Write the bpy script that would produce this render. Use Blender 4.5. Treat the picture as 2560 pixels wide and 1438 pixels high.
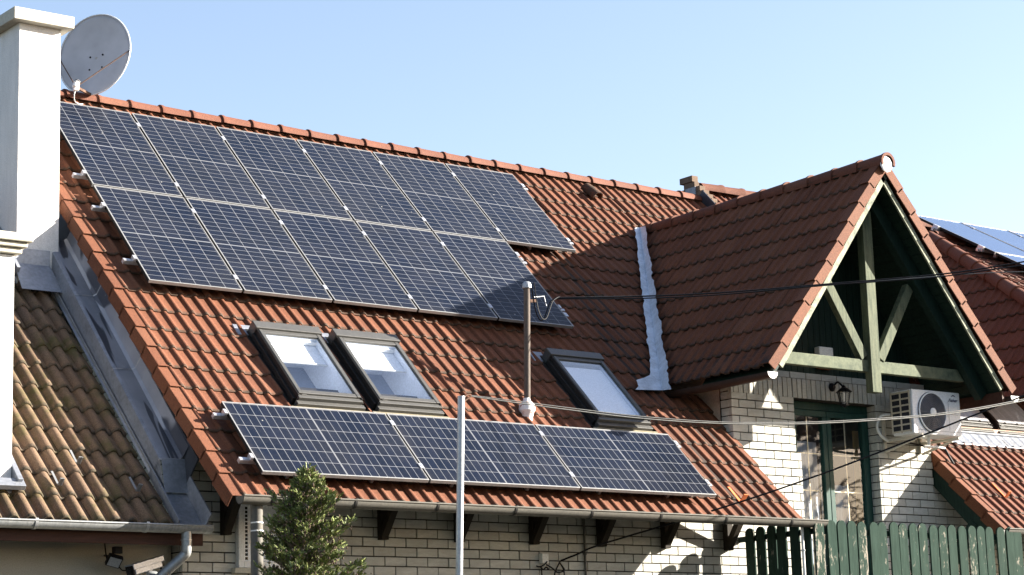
import bpy, bmesh, math, random
from mathutils import Vector, Matrix
random.seed(11)
for o in list(bpy.data.objects): bpy.data.objects.remove(o)
SC = bpy.context.scene
COL = SC.collection
V3 = Vector

# ------------------------------------------------------------------ camera
FPX = 5447.555
RX = V3((0.79008649, -0.61218769, -0.03145755))
RY = V3((0.09562519, 0.17377791, -0.98013115))
RZ = V3((0.60549085, 0.77138024, 0.19584014))
CAM = V3((-9.88673633, -18.21156683, -4.26996973))
cd = bpy.data.cameras.new('camera'); cam = bpy.data.objects.new('camera', cd); COL.objects.link(cam)
cd.sensor_width = 36; cd.lens = FPX / 2560 * 36; cd.clip_start = .1; cd.clip_end = 2000
cam.matrix_world = Matrix(((RX.x, -RY.x, -RZ.x, CAM.x), (RX.y, -RY.y, -RZ.y, CAM.y), (RX.z, -RY.z, -RZ.z, CAM.z), (0, 0, 0, 1)))
SC.camera = cam

# ------------------------------------------------------------------ light
SUN = V3((.84, -.43, .340)).normalized()
w = bpy.data.worlds.new('World'); SC.world = w; w.use_nodes = True
nt = w.node_tree; bg = nt.nodes['Background']
sky = nt.nodes.new('ShaderNodeTexSky'); sky.sky_type = 'NISHITA'; sky.sun_disc = False
sky.sun_elevation = math.asin(SUN.z); sky.sun_rotation = math.atan2(SUN.x, SUN.y)
sky.air_density = 1.0; sky.dust_density = 1.2; sky.ozone_density = 1.2
wb_ = nt.nodes.new('ShaderNodeMix'); wb_.data_type = 'RGBA'; wb_.blend_type = 'MULTIPLY'; wb_.inputs[0].default_value = 1; wb_.inputs[7].default_value = (1.06, .975, .97, 1)   # camera white balance
nt.links.new(sky.outputs[0], wb_.inputs[6]); nt.links.new(wb_.outputs[2], bg.inputs[0]); bg.inputs[1].default_value = .053
sl = bpy.data.lights.new('sun', 'SUN'); so = bpy.data.objects.new('sun', sl); COL.objects.link(so)
sl.energy = 5.0; sl.angle = math.radians(.5); sl.color = (1, .93, .83)
so.rotation_euler = SUN.to_track_quat('Z', 'Y').to_euler(); so.location = (10, -10, 15)
vs = SC.view_settings; vs.view_transform = 'Standard'; vs.look = 'None'; vs.exposure = 2.55; vs.gamma = 1; vs.use_curve_mapping = False

# ------------------------------------------------------------------ frames of reference
TH = math.radians(45.435)
U = V3((1, 0, 0)); V = V3((0, math.cos(TH), math.sin(TH))); N = V3((0, -math.sin(TH), math.cos(TH)))
def P(u, v, n=0): return U * u + V * v + N * n
def ray(x, y): return RX * ((x - 1280) / FPX) + RY * ((y - 719) / FPX) + RZ
def at(x, y, axis, val):
    d = ray(x, y); i = 'xyz'.index(axis); return CAM + d * ((val - CAM[i]) / d[i])
def at_y(x, y, val): return at(x, y, 'y', val)

# ------------------------------------------------------------------ materials
class MT:
    def __init__(s, name):
        s.m = bpy.data.materials.new(name); s.m.use_nodes = True; s.t = s.m.node_tree; s.b = s.t.nodes['Principled BSDF']
    def n(s, ty, **k):
        nd = s.t.nodes.new(ty)
        for a, b in k.items():
            if a.startswith('i_'): nd.inputs[int(a[2:])].default_value = b
            else: setattr(nd, a, b)
        return nd
    def l(s, a, b): s.t.links.new(a, b)
    def math(s, op, a, b=None, c=None):
        nd = s.n('ShaderNodeMath', operation=op)
        for i, v in enumerate((a, b, c)):
            if v is None: continue
            if isinstance(v, (int, float)): nd.inputs[i].default_value = v
            else: s.l(v, nd.inputs[i])
        return nd.outputs[0]
    def mix(s, f, a, b, mode='MIX'):
        nd = s.n('ShaderNodeMix', data_type='RGBA', blend_type=mode)
        for i, v in ((0, f), (6, a), (7, b)):
            if isinstance(v, (int, float)): nd.inputs[i].default_value = v
            elif isinstance(v, tuple): nd.inputs[i].default_value = (*v[:3], 1)
            else: s.l(v, nd.inputs[i])
        return nd.outputs[2]
    def noise(s, scale, detail=4, rough=.6, vec=None, dist=0):
        nd = s.n('ShaderNodeTexNoise'); nd.inputs['Scale'].default_value = scale; nd.inputs['Detail'].default_value = detail
        nd.inputs['Roughness'].default_value = rough; nd.inputs['Distortion'].default_value = dist
        if vec is not None: s.l(vec, nd.inputs['Vector'])
        return nd.outputs[0]
    def ramp(s, f, a, b):
        nd = s.n('ShaderNodeMapRange'); s.l(f, nd.inputs[0]); nd.inputs[1].default_value = a; nd.inputs[2].default_value = b
        return nd.outputs[0]
    def pos(s): return s.n('ShaderNodeNewGeometry').outputs['Position']
    def uv(s): return s.n('ShaderNodeUVMap').outputs[0]
    def base(s, c): s.l(c, s.b.inputs['Base Color'])
    def bump(s, h, dist=.01, st=.5):
        nd = s.n('ShaderNodeBump'); nd.inputs['Strength'].default_value = st; nd.inputs['Distance'].default_value = dist
        s.l(h, nd.inputs['Height']); s.l(nd.outputs[0], s.b.inputs['Normal'])
    def set(s, rough=None, metal=None, spec=None, coat=None):
        for k, v in (('Roughness', rough), ('Metallic', metal), ('Specular IOR Level', spec), ('Coat Weight', coat)):
            if v is not None: s.b.inputs[k].default_value = v
        return s.m

def plain(name, c, rough=.6, metal=0, var=.25, scale=9, bump=0, spec=.12, fine=60, streak=None, c2=None):
    """colour broken up by two noises; streak=(x,y,z) stretches the coarse one"""
    t = MT(name); p = t.pos()
    if streak:
        mp = t.n('ShaderNodeVectorMath', operation='MULTIPLY'); t.l(p, mp.inputs[0]); mp.inputs[1].default_value = streak; q = mp.outputs[0]
    else: q = p
    a = t.ramp(t.noise(scale, 5, .65, q), .3, .7)
    lo = tuple(max(0, x * (1 - var)) for x in c); hi = tuple(x * (1 + var) for x in c)
    if c2: hi = c2
    col = t.mix(a, lo, hi)
    f = t.noise(fine, 3, .6, p)
    col = t.mix(.35, col, t.mix(t.ramp(f, .3, .7), tuple(x * .6 for x in c), tuple(x * 1.35 for x in c)))
    t.base(col)
    if bump: t.bump(f, .004, bump)
    return t.set(rough, metal, spec)

def tile_mat(name, c1, c2, c3, dirt, dirt_amt=.8, moss=None, stain=None):
    t = MT(name); uv = t.uv(); p = t.pos()
    sx = t.n('ShaderNodeSeparateXYZ'); t.l(uv, sx.inputs[0])
    fl = t.n('ShaderNodeVectorMath', operation='FLOOR'); t.l(uv, fl.inputs[0])
    wn = t.n('ShaderNodeTexWhiteNoise'); t.l(fl.outputs[0], wn.inputs[0])
    wc = t.n('ShaderNodeSeparateColor'); t.l(wn.outputs[1], wc.inputs[0])
    col = t.mix(wc.outputs[0], c1, c2)
    col = t.mix(t.math('MULTIPLY', t.ramp(wc.outputs[1], .5, .95), .8), col, c3)
    big = t.noise(1.3, 5, .65, p); mid = t.noise(11, 5, .7, p); fine = t.noise(95, 3, .7, p)
    col = t.mix(t.math('MULTIPLY', t.ramp(mid, .42, .75), .45), col, tuple(x * .55 for x in c1))
    col = t.mix(t.math('MULTIPLY', t.ramp(big, .45, .68), .5), col, tuple(x * .6 for x in c1))
    col = t.mix(t.math('MULTIPLY', t.ramp(wc.outputs[2], .9, .97), .4), col, (.13, .07, .042))
    li = t.noise(34, 4, .75, p); col = t.mix(t.math('MULTIPLY', t.ramp(li, .66, .72), .5), col, (.16, .14, .09))
    col = t.mix(.55, col, t.mix(t.ramp(fine, .32, .68), tuple(x * .5 for x in c1), tuple(x * 1.5 for x in c2)))
    vf = t.math('FRACT', sx.outputs[1])
    # grime and lichen that sits on the lower lip of every tile
    d = t.math('MULTIPLY', t.ramp(vf, .13, .02), t.math('ADD', .45, t.ramp(t.noise(23, 4, .7, p), .35, .65)))
    d = t.math('MULTIPLY', d, dirt_amt); d = t.math('MINIMUM', d, 1.)
    col = t.mix(d, col, t.mix(t.ramp(fine, .35, .65), tuple(x * .6 for x in dirt), tuple(x * 1.4 for x in dirt)))
    if moss:
        mo = t.math('MULTIPLY', t.ramp(t.noise(2.6, 6, .7, p), .46, .62), .85)
        mo = t.math('MULTIPLY', mo, t.ramp(mid, .35, .6)); col = t.mix(mo, col, moss)
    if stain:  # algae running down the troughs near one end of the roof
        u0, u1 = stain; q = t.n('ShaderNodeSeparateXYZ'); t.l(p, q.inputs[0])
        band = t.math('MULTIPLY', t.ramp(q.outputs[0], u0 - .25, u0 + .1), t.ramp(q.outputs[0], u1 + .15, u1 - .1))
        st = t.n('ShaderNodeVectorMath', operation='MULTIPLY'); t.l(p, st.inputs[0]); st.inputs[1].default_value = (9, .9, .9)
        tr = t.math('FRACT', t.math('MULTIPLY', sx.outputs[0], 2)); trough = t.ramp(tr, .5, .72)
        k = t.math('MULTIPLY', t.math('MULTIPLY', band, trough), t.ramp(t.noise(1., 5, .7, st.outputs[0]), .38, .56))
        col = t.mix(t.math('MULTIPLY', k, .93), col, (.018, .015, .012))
    t.base(col); t.bump(t.math('ADD', fine, t.math('MULTIPLY', mid, .7)), .004, .55)
    return t.set(.82, 0, .25)

M = {}
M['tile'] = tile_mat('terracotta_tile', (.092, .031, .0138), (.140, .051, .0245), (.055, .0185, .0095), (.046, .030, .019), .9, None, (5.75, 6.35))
M['tile_ridge'] = tile_mat('ridge_tile', (.088, .029, .0145), (.118, .042, .023), (.062, .02, .011), (.03, .02, .014), .9)
M['tile_old'] = tile_mat('weathered_tile', (.094, .056, .034), (.140, .092, .058), (.062, .036, .024), (.042, .035, .024), .85, (.060, .053, .015))
M['tile_r'] = tile_mat('terracotta_tile_pale', (.102, .033, .0165), (.142, .050, .027), (.072, .023, .012), (.036, .024, .015), .85)

def brick_mat():
    t = MT('pale_brick'); uv = t.uv(); p = t.pos()
    wn = t.n('ShaderNodeTexWhiteNoise'); t.l(uv, wn.inputs[0])
    wc = t.n('ShaderNodeSeparateColor'); t.l(wn.outputs[1], wc.inputs[0])
    col = t.mix(wc.outputs[0], (.37, .368, .33), (.52, .515, .465))
    col = t.mix(t.math('MULTIPLY', t.ramp(wc.outputs[1], .75, 1), .5), col, (.36, .32, .27))
    mp = t.n('ShaderNodeVectorMath', operation='MULTIPLY'); t.l(p, mp.inputs[0]); mp.inputs[1].default_value = (14, 14, 60)
    a = t.noise(1, 4, .7, mp.outputs[0])
    col = t.mix(t.math('MULTIPLY', t.ramp(a, .4, .75), .4), col, (.26, .235, .19))
    col = t.mix(t.math('MULTIPLY', t.ramp(t.noise(2.2, 5, .7, p), .5, .75), .35), col, (.24, .215, .175))
    t.base(col); t.bump(t.noise(120, 3, .7, p), .003, .4)
    return t.set(.9, 0, .05)
M['brick'] = brick_mat()
M['mortar'] = plain('mortar', (.035, .031, .026), .95, 0, .3, 20, .3)
M['render'] = plain('white_render', (.60, .592, .578), .9, 0, .12, 3, .6, .1, 90, (3, 3, .6))
M['render_wall'] = plain('cream_render', (.34, .32, .27), .9, 0, .07, 3, .4, .2, 90)
M['stucco'] = plain('stucco', (.42, .30, .23), .95, 0, .2, 6, .6)
M['concrete'] = plain('chimney_concrete', (.40, .38, .32), .85, 0, .16, 9, .4, .3, 50)
M['apron'] = plain('mossy_lead_apron', (.15, .14, .115), .8, 0, .3, 7, .4, .1, 40, None, (.21, .175, .095))
M['cornice'] = plain('cornice_plaster', (.42, .40, .33), .8, 0, .08, 9, .2)
M['zinc'] = plain('zinc_sheet', (.24, .255, .285), .45, .55, .28, 3, .15, .1, 30, (1, 1.6, 1.6))
M['hook'] = plain('snow_hook_zinc', (.20, .205, .21), .5, .3, .2, 8)
M['zinc_bright'] = plain('dressed_zinc', (.20, .22, .26), .5, .2, .4, 9, .4, .1, 30)
M['zinc_edge'] = plain('zinc_fold', (.34, .35, .36), .4, .6, .2, 8)
def stained():
    t = MT('stained_zinc'); p = t.pos()
    col = t.mix(t.ramp(t.noise(2.2, 5, .6, p), .35, .65), (.20, .215, .25), (.28, .295, .335))
    mp = t.n('ShaderNodeVectorMath', operation='MULTIPLY'); t.l(p, mp.inputs[0]); mp.inputs[1].default_value = (7.5, .8, .8)
    w_ = t.ramp(t.noise(1.15, 2, .5, mp.outputs[0], .6), .555, .575)
    col = t.mix(t.math('MULTIPLY', w_, .85), col, (.03, .035, .05))
    sp = t.n('ShaderNodeTexVoronoi'); t.l(p, sp.inputs['Vector']); sp.inputs['Scale'].default_value = 9
    col = t.mix(t.math('MULTIPLY', t.ramp(sp.outputs[0], .06, .045), .7), col, (.4, .4, .4))
    t.base(col)
    rg = t.math('SUBTRACT', .5, t.math('MULTIPLY', w_, .2)); t.l(rg, t.b.inputs['Roughness'])
    return t.set(None, .45, .5)
M['zinc_stained'] = stained()
M['lead'] = plain('lead_flashing', (.50, .54, .60), .5, .15, .3, 7, .5, .4, 30)
M['dark_metal'] = plain('dark_flashing', (.035, .04, .05), .45, .3, .3, 6)
M['gutter'] = plain('grey_brown_gutter', (.10, .095, .082), .6, 0, .12, 5, 0, .1, 40, (1, 4, 4))
M['gutter_zinc'] = plain('zinc_gutter', (.27, .28, .28), .42, .5, .2, 6, 0, .1, 40, (6, 1, 1))
M['gutter_brown'] = plain('brown_gutter', (.035, .026, .022), .45, 0, .2, 6)
M['pipe_pvc'] = plain('white_pvc', (.68, .67, .63), .5, 0, .06, 6)
M['alu'] = plain('anodised_aluminium', (.30, .30, .295), .42, .5, .06, 12)
M['alu_dark'] = plain('aluminium_side', (.02, .019, .018), .6, .2, .2, 12)
M['alu_clamp'] = plain('clamp_aluminium', (.5, .51, .54), .3, .6, .05, 12)
M['sky_frame'] = plain('skylight_cladding', (.076, .075, .070), .45, .35, .12, 6, 0, .5, 40)
M['sky_side'] = plain('skylight_side', (.028, .026, .025), .45, .3, .2, 6)
M['blind'] = plain('blind_fabric', (.86, .87, .89), .8, 0, .03, 5)
M['blind_grey'] = plain('pleated_awning', (.26, .26, .27), .7, 0, .3, 1.4, 0, .1, 50, (9, 1, 1))
M['blind_steel'] = plain('pale_blind', (.62, .68, .78), .7, 0, .04, 4)
M['shaft'] = plain('window_reveal', (.62, .66, .74), .8, 0, .06, 4)
M['room'] = plain('room_dark', (.24, .28, .36), .9, 0, .1, 3)
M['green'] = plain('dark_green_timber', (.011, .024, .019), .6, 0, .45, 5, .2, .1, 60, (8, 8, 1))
M['green_frame'] = plain('green_door_paint', (.018, .05, .04), .45, 0, .35, 5, .1, .1, 50, (8, 8, 1))
M['truss'] = plain('pale_green_timber', (.078, .098, .068), .75, 0, .45, 4, .4, .1, 45, (3, 3, 3), (.14, .152, .097))
M['truss_v'] = plain('pale_green_post', (.062, .082, .055), .75, 0, .5, 2, .4, .1, 45, (14, 14, 1.5), (.145, .152, .097))
M['barge'] = plain('flaking_green_board', (.10, .13, .095), .8, 0, .5, 14, .5, .3, 70, None, (.42, .41, .29))
def picket_mat():
    t = MT('flaking_green_paint'); p = t.pos()
    oi = t.n('ShaderNodeObjectInfo')
    of = t.n('ShaderNodeVectorMath', operation='SCALE'); of.inputs[0].default_value = (7, 3, 11); t.l(oi.outputs['Random'], of.inputs['Scale'])
    ad = t.n('ShaderNodeVectorMath', operation='ADD'); t.l(p, ad.inputs[0]); t.l(of.outputs[0], ad.inputs[1])
    mp = t.n('ShaderNodeVectorMath', operation='MULTIPLY'); t.l(ad.outputs[0], mp.inputs[0]); mp.inputs[1].default_value = (22, 22, 3)
    g = t.ramp(t.noise(1, 5, .7, mp.outputs[0]), .3, .7)
    col = t.mix(g, (.010, .023, .017), (.024, .046, .035))
    col = t.mix(t.math('MULTIPLY', oi.outputs['Random'], .4), col, (.018, .032, .024))
    m2 = t.n('ShaderNodeVectorMath', operation='MULTIPLY'); t.l(ad.outputs[0], m2.inputs[0]); m2.inputs[1].default_value = (34, 34, 10)
    fl = t.math('ADD', t.noise(1, 6, .75, m2.outputs[0]), t.math('MULTIPLY', t.noise(2.3, 2, .5, ad.outputs[0]), .55))
    th = t.math('SUBTRACT', .94, t.math('MULTIPLY', t.ramp(oi.outputs['Random'], .55, 1.), .11))
    k = t.ramp(t.math('SUBTRACT', fl, th), 0, .02)
    col = t.mix(t.math('MULTIPLY', k, .9), col, (.22, .20, .165))
    t.base(col); t.bump(g, .003, .4)
    return t.set(.85, 0, .06)
M['picket'] = picket_mat()
M['timber_dark'] = plain('dark_brown_timber', (.022, .018, .013), .7, 0, .4, 5, .2, .1, 50, (10, 3, 3))
M['fascia'] = plain('red_brown_fascia', (.055, .026, .019), .55, 0, .4, 4, 0, .1, 50, (1, 8, 8))
M['steel'] = plain('galvanised_steel', (.36, .375, .39), .5, .45, .16, 20)
M['mast'] = plain('weathered_mast', (.10, .082, .07), .8, 0, .3, 8, .2, .1, 40, (8, 8, 1))
M['rust'] = plain('rusty_iron', (.10, .06, .042), .85, .1, .4, 20, .3)
def flaky():
    t = MT('flaking_white_paint'); p = t.pos()
    k = t.ramp(t.noise(13, 5, .7, p), .52, .6)
    t.base(t.mix(k, (.66, .65, .63), (.30, .13, .08))); return t.set(.6, 0, .4)
M['flaky'] = flaky()
M['cable'] = plain('black_cable', (.012, .012, .013), .5, 0, .2, 30)
M['cable_grey'] = plain('grey_wire', (.16, .16, .15), .45, .5, .2, 30)
M['dish'] = plain('dish_grey', (.40, .40, .425), .5, .1, .015, 1.2, 0, .1, 2.5)
M['dish_rim'] = plain('dish_rim', (.6, .6, .6), .4, .3, .05, 6)
M['white_plastic'] = plain('white_plastic', (.74, .74, .72), .45, 0, .04, 8)
M['ac_white'] = plain('ac_casing', (.70, .715, .73), .4, 0, .03, 5)
M['ac_cream'] = plain('ac_grille_cream', (.52, .48, .40), .5, 0, .08, 9)
M['ac_dark'] = plain('ac_fan_dark', (.035, .038, .05), .5, .2, .2, 9)
M['ac_blade'] = plain('ac_ring_grey', (.16, .17, .20), .5, .1, .1, 9)
M['logo'] = plain('navy_print', (.02, .025, .07), .5, 0, .05, 9)
M['black'] = plain('black_metal', (.012, .012, .014), .4, .2, .3, 14)
M['red'] = plain('red_lens', (.20, .045, .02), .35, 0, .15, 9)
M['orange'] = plain('orange_hook', (.55, .17, .07), .5, .1, .1, 9)
M['camera'] = plain('camera_grey', (.30, .33, .38), .35, .5, .08, 9)
M['gold'] = plain('pale_gold_bar', (.62, .55, .38), .4, .3, .06, 9)
M['yellow'] = plain('ochre_panel', (.42, .27, .10), .7, 0, .1, 5)
M['grass'] = plain('ground_green', (.020, .021, .017), .9, 0, .4, .8, .3)
M['bark'] = plain('pale_bark', (.24, .19, .15), .85, 0, .4, 12, .4, .1, 60, (3, 3, 1))

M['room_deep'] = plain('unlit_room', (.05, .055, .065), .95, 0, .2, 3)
def curtain_mat():
    t = MT('net_curtain'); p = t.pos()
    mp = t.n('ShaderNodeVectorMath', operation='MULTIPLY'); t.l(p, mp.inputs[0]); mp.inputs[1].default_value = (26, 4, .7)
    a = t.ramp(t.noise(1, 4, .6, mp.outputs[0]), .3, .7)
    t.base(t.mix(a, (.20, .215, .24), (.60, .63, .68))); return t.set(.85, 0, .2)
M['curtain'] = curtain_mat()
def glass(name, tint=(.9, .95, 1), refl=1.0, opaque=0, body=(.05, .06, .08)):
    t = MT(name); out = t.t.nodes['Material Output']
    tr = t.n('ShaderNodeBsdfTransparent'); tr.inputs[0].default_value = (*tint, 1)
    gl = t.n('ShaderNodeBsdfGlossy'); gl.inputs['Roughness'].default_value = .02
    fr = t.n('ShaderNodeLayerWeight'); fr.inputs[0].default_value = .5
    mx = t.n('ShaderNodeMixShader'); t.l(t.math('MINIMUM', t.math('MULTIPLY', t.math('ADD', .045, t.math('POWER', fr.outputs[1], 4.)), refl), 1.), mx.inputs[0])
    t.l(tr.outputs[0], mx.inputs[1]); t.l(gl.outputs[0], mx.inputs[2]); t.l(mx.outputs[0], out.inputs[0])
    return t.m
M['glass'] = glass('window_glass', (.94, .97, 1), 2.2)
M['door_glass'] = glass('door_glass', (.84, .87, .9), 1.5)
M['lantern_glass'] = glass('lantern_glass', (.85, .85, .82), 1.2)

def cell_mat():
    """UV: x counts cells across (6), y counts half cells along (20)"""
    t = MT('solar_cells'); uv = t.uv()
    s = t.n('ShaderNodeSeparateXYZ'); t.l(uv, s.inputs[0]); x, y = s.outputs[0], s.outputs[1]
    dx = t.math('ABSOLUTE', t.math('SUBTRACT', x, t.math('ROUND', x))); dy = t.math('ABSOLUTE', t.math('SUBTRACT', y, t.math('ROUND', y)))
    lx = t.ramp(dx, .024, .014); ly = t.ramp(dy, .040, .024)
    cen = t.ramp(t.math('ABSOLUTE', t.math('SUBTRACT', y, 10)), .11, .08)
    dia = t.ramp(t.math('ADD', t.math('MULTIPLY', dx, .165), t.math('MULTIPLY', dy, .083)), .0115, .0095)
    out = t.math('MAXIMUM', t.math('GREATER_THAN', t.math('ABSOLUTE', t.math('SUBTRACT', x, 3)), 3.0), t.math('GREATER_THAN', t.math('ABSOLUTE', t.math('SUBTRACT', y, 10)), 10.0))
    line = t.math('MAXIMUM', t.math('MAXIMUM', lx, ly), t.math('MAXIMUM', cen, t.math('MAXIMUM', dia, out)))
    bb = t.ramp(t.math('ABSOLUTE', t.math('SUBTRACT', t.math('FRACT', t.math('MULTIPLY', x, 9)), .5)), .12, .06)
    fl = t.n('ShaderNodeVectorMath', operation='FLOOR'); t.l(uv, fl.inputs[0])
    oi = t.n('ShaderNodeObjectInfo'); ad = t.n('ShaderNodeVectorMath', operation='ADD'); t.l(fl.outputs[0], ad.inputs[0]); t.l(oi.outputs['Location'], ad.inputs[1])
    wn = t.n('ShaderNodeTexWhiteNoise'); t.l(ad.outputs[0], wn.inputs[0])
    cell = t.mix(wn.outputs[0], (.0026, .0052, .0125), (.0042, .0074, .0175))
    cell = t.mix(t.math('MULTIPLY', bb, .22), cell, (.06, .065, .075))
    p = t.pos()
    dust = t.math('ADD', t.math('MULTIPLY', t.ramp(t.noise(1.7, 6, .7, p), .38, .75), .09), t.math('MULTIPLY', t.ramp(y, .9, -.1), .07))
    rg = t.math('ADD', .17, t.math('MULTIPLY', t.noise(1.1, 4, .6, p), .14)); t.l(rg, t.b.inputs['Roughness'])
    cell = t.mix(dust, cell, (.11, .10, .085))
    sp = t.n('ShaderNodeTexVoronoi'); t.l(p, sp.inputs['Vector']); sp.inputs['Scale'].default_value = 3.2; sp.inputs['Randomness'].default_value = 1
    drop = t.ramp(sp.outputs[0], .035, .02)
    col = t.mix(line, cell, (.125, .13, .14)); col = t.mix(t.math('MULTIPLY', drop, .75), col, (.3, .3, .28))
    t.base(col); return t.set(None, 0, .105)
M['cells'] = cell_mat()
M['cells_blue'] = M['cells'].copy(); b_ = M['cells_blue'].node_tree.nodes['Principled BSDF']; b_.inputs['Specular IOR Level'].default_value = .6; b_.inputs['Coat Weight'].default_value = 1; b_.inputs['Coat Tint'].default_value = (.6, .75, 1, 1)  # same cells, glossier; coat tint paints in the blue sky glare at grazing view

def leaf_mat(name, a, b):
    t = MT(name); oi = t.n('ShaderNodeNewGeometry')
    t.base(t.mix(oi.outputs['Random Per Island'], a, b)); t.b.inputs['Subsurface Weight'].default_value = 0
    return t.set(.6, 0, .3)
M['leaf'] = leaf_mat('conifer_scale_leaves', (.05, .075, .02), (.24, .275, .085))
M['cone'] = leaf_mat('seed_clusters', (.06, .04, .026), (.15, .11, .078))

# ------------------------------------------------------------------ mesh building
OFF = {}
def reg(o, parent):
    COL.objects.link(o)
    if parent is not None: o.parent = parent
def thing(name, loc, label, cat, group=None):
    o = bpy.data.objects.new(name, None); COL.objects.link(o); o.location = loc; o.empty_display_size = .2
    OFF[o] = V3(loc); return tag(o, label, cat, group)
def tag(o, label=None, cat=None, group=None, kind=None):
    for k, v in (('label', label), ('category', cat), ('group', group), ('kind', kind)):
        if v: o[k] = v
    return o

class MB:
    def __init__(s): s.v = []; s.f = []; s.uv = []; s.mi = []
    def add(s, vs, fs, uvs=None, m=0):
        b = len(s.v); s.v += [V3(x) for x in vs]
        for i, f in enumerate(fs):
            s.f.append([b + k for k in f]); s.uv.append(uvs[i] if uvs else None); s.mi.append(m)
        return s
    def hexa(s, p, m=0, uv=None):
        fs = [(0, 3, 2, 1), (4, 5, 6, 7), (0, 1, 5, 4), (1, 2, 6, 5), (2, 3, 7, 6), (3, 0, 4, 7)]
        return s.add(p, fs, [[uv] * 4] * 6 if uv else None, m)
    def box(s, x0, x1, y0, y1, z0, z1, m=0, uv=None):
        return s.hexa([(x0, y0, z0), (x1, y0, z0), (x1, y1, z0), (x0, y1, z0), (x0, y0, z1), (x1, y0, z1), (x1, y1, z1), (x0, y1, z1)], m, uv)
    def rbox(s, u0, u1, v0, v1, n0, n1, m=0, f=P):
        return s.hexa([f(u0, v0, n0), f(u1, v0, n0), f(u1, v1, n0), f(u0, v1, n0), f(u0, v0, n1), f(u1, v0, n1), f(u1, v1, n1), f(u0, v1, n1)], m)
    def obox(s, c, ax, ay, az, m=0):
        c, ax, ay, az = V3(c), V3(ax) / 2, V3(ay) / 2, V3(az) / 2
        return s.hexa([c - ax - ay - az, c + ax - ay - az, c + ax + ay - az, c - ax + ay - az, c - ax - ay + az, c + ax - ay + az, c + ax + ay + az, c - ax + ay + az], m)
    def bar(s, a, b, wd, dp, up=(0, 0, 1), m=0):
        a, b = V3(a), V3(b); d = (b - a).normalized(); side = d.cross(V3(up)).normalized(); u2 = side.cross(d).normalized()
        return s.obox((a + b) / 2, b - a, side * wd, u2 * dp, m)
    def prism(s, poly, vec, m=0):
        n = len(poly); poly = [V3(p) for p in poly]; vec = V3(vec)
        return s.add(poly + [p + vec for p in poly], [list(range(n))[::-1], list(range(n, 2 * n))] + [(i, (i + 1) % n, n + (i + 1) % n, n + i) for i in range(n)], None, m)
    def tube(s, pts, r, n=8, m=0, caps=True):
        pts = [V3(p) for p in pts]; k = len(pts); rr = r if isinstance(r, (list, tuple)) else [r] * k
        vs = []; pu = None
        for i, p in enumerate(pts):
            d = (pts[min(i + 1, k - 1)] - pts[max(i - 1, 0)]).normalized()
            u = pu if pu is not None else (V3((0, 0, 1)) if abs(d.z) < .9 else V3((1, 0, 0)))
            u = (u - d * u.dot(d)).normalized(); w_ = d.cross(u); pu = u
            vs += [p + (u * math.cos(2 * math.pi * j / n) + w_ * math.sin(2 * math.pi * j / n)) * rr[i] for j in range(n)]
        fs = [(i * n + j, i * n + (j + 1) % n, (i + 1) * n + (j + 1) % n, (i + 1) * n + j) for i in range(k - 1) for j in range(n)]
        if caps: fs += [list(range(n))[::-1], list(range((k - 1) * n, k * n))]
        return s.add(vs, fs, None, m)
    def lathe(s, o, axis, prof, n=20, m=0):
        return s.tube([V3(o) + V3(axis) * h for r, h in prof], [max(r, 1e-4) for r, h in prof], n, m)
    def arc(s, pts, a0, a1, r, e1, e2, n=10, m=0, thick=.004, caps=True):
        """open half pipe along pts; angle measured from e1 towards e2"""
        e1, e2 = V3(e1), V3(e2); pts = [V3(p) for p in pts]; vs = []
        for p in pts:
            for rr in (r, r - thick):
                vs += [p + (e1 * math.cos(a0 + (a1 - a0) * j / n) + e2 * math.sin(a0 + (a1 - a0) * j / n)) * rr for j in range(n + 1)]
        q = 2 * (n + 1); fs = []
        for i in range(len(pts) - 1):
            for L in (0, n + 1):
                fs += [(i * q + L + j, i * q + L + j + 1, (i + 1) * q + L + j + 1, (i + 1) * q + L + j) for j in range(n)]
            for j in (0, n): fs.append((i * q + j, i * q + n + 1 + j, (i + 1) * q + n + 1 + j, (i + 1) * q + j))
        for i in (0, len(pts) - 1):
            fs += [(i * q + j, i * q + j + 1, i * q + n + 2 + j, i * q + n + 1 + j) for j in range(n)]
        return s.add(vs, fs, None, m)
    def build(s, name, mats, parent=None, smooth=0, bevel=0, recalc=True, cuts=None, local=False):
        off = V3((0, 0, 0)) if (parent is None or local) else OFF.get(parent, V3((0, 0, 0)))
        bm = bmesh.new(); uvl = bm.loops.layers.uv.new('UVMap')
        bv = [bm.verts.new(v) for v in s.v]
        for f, uv, mi in zip(s.f, s.uv, s.mi):
            try: fa = bm.faces.new([bv[i] for i in f])
            except ValueError: continue
            fa.material_index = mi
            if uv:
                for lp, c in zip(fa.loops, uv): lp[uvl].uv = c
        for co, no, sel in (cuts or []):   # remove what lies on the outer side of a plane
            g = [f for f in bm.faces if sel is None or sel(f.calc_center_median())]
            es = {e for f in g for e in f.edges}; vv = {v for f in g for v in f.verts}
            bmesh.ops.bisect_plane(bm, geom=list(vv) + list(es) + g, plane_co=co, plane_no=no, clear_outer=True)
        if recalc: bmesh.ops.recalc_face_normals(bm, faces=bm.faces)
        for v in bm.verts: v.co -= off
        me = bpy.data.meshes.new(name); bm.to_mesh(me); bm.free()
        for mt in (mats if isinstance(mats, (list, tuple)) else [mats]): me.materials.append(M[mt] if isinstance(mt, str) else mt)
        o = bpy.data.objects.new(name, me); reg(o, parent); OFF[o] = off
        if smooth:
            for p in me.polygons: p.use_smooth = True
            me.set_sharp_from_angle(angle=math.radians(smooth))
        if bevel:
            b = o.modifiers.new('bevel', 'BEVEL'); b.width = bevel; b.segments = 2; b.limit_method = 'ANGLE'; b.angle_limit = math.radians(40)
        return o
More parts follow.
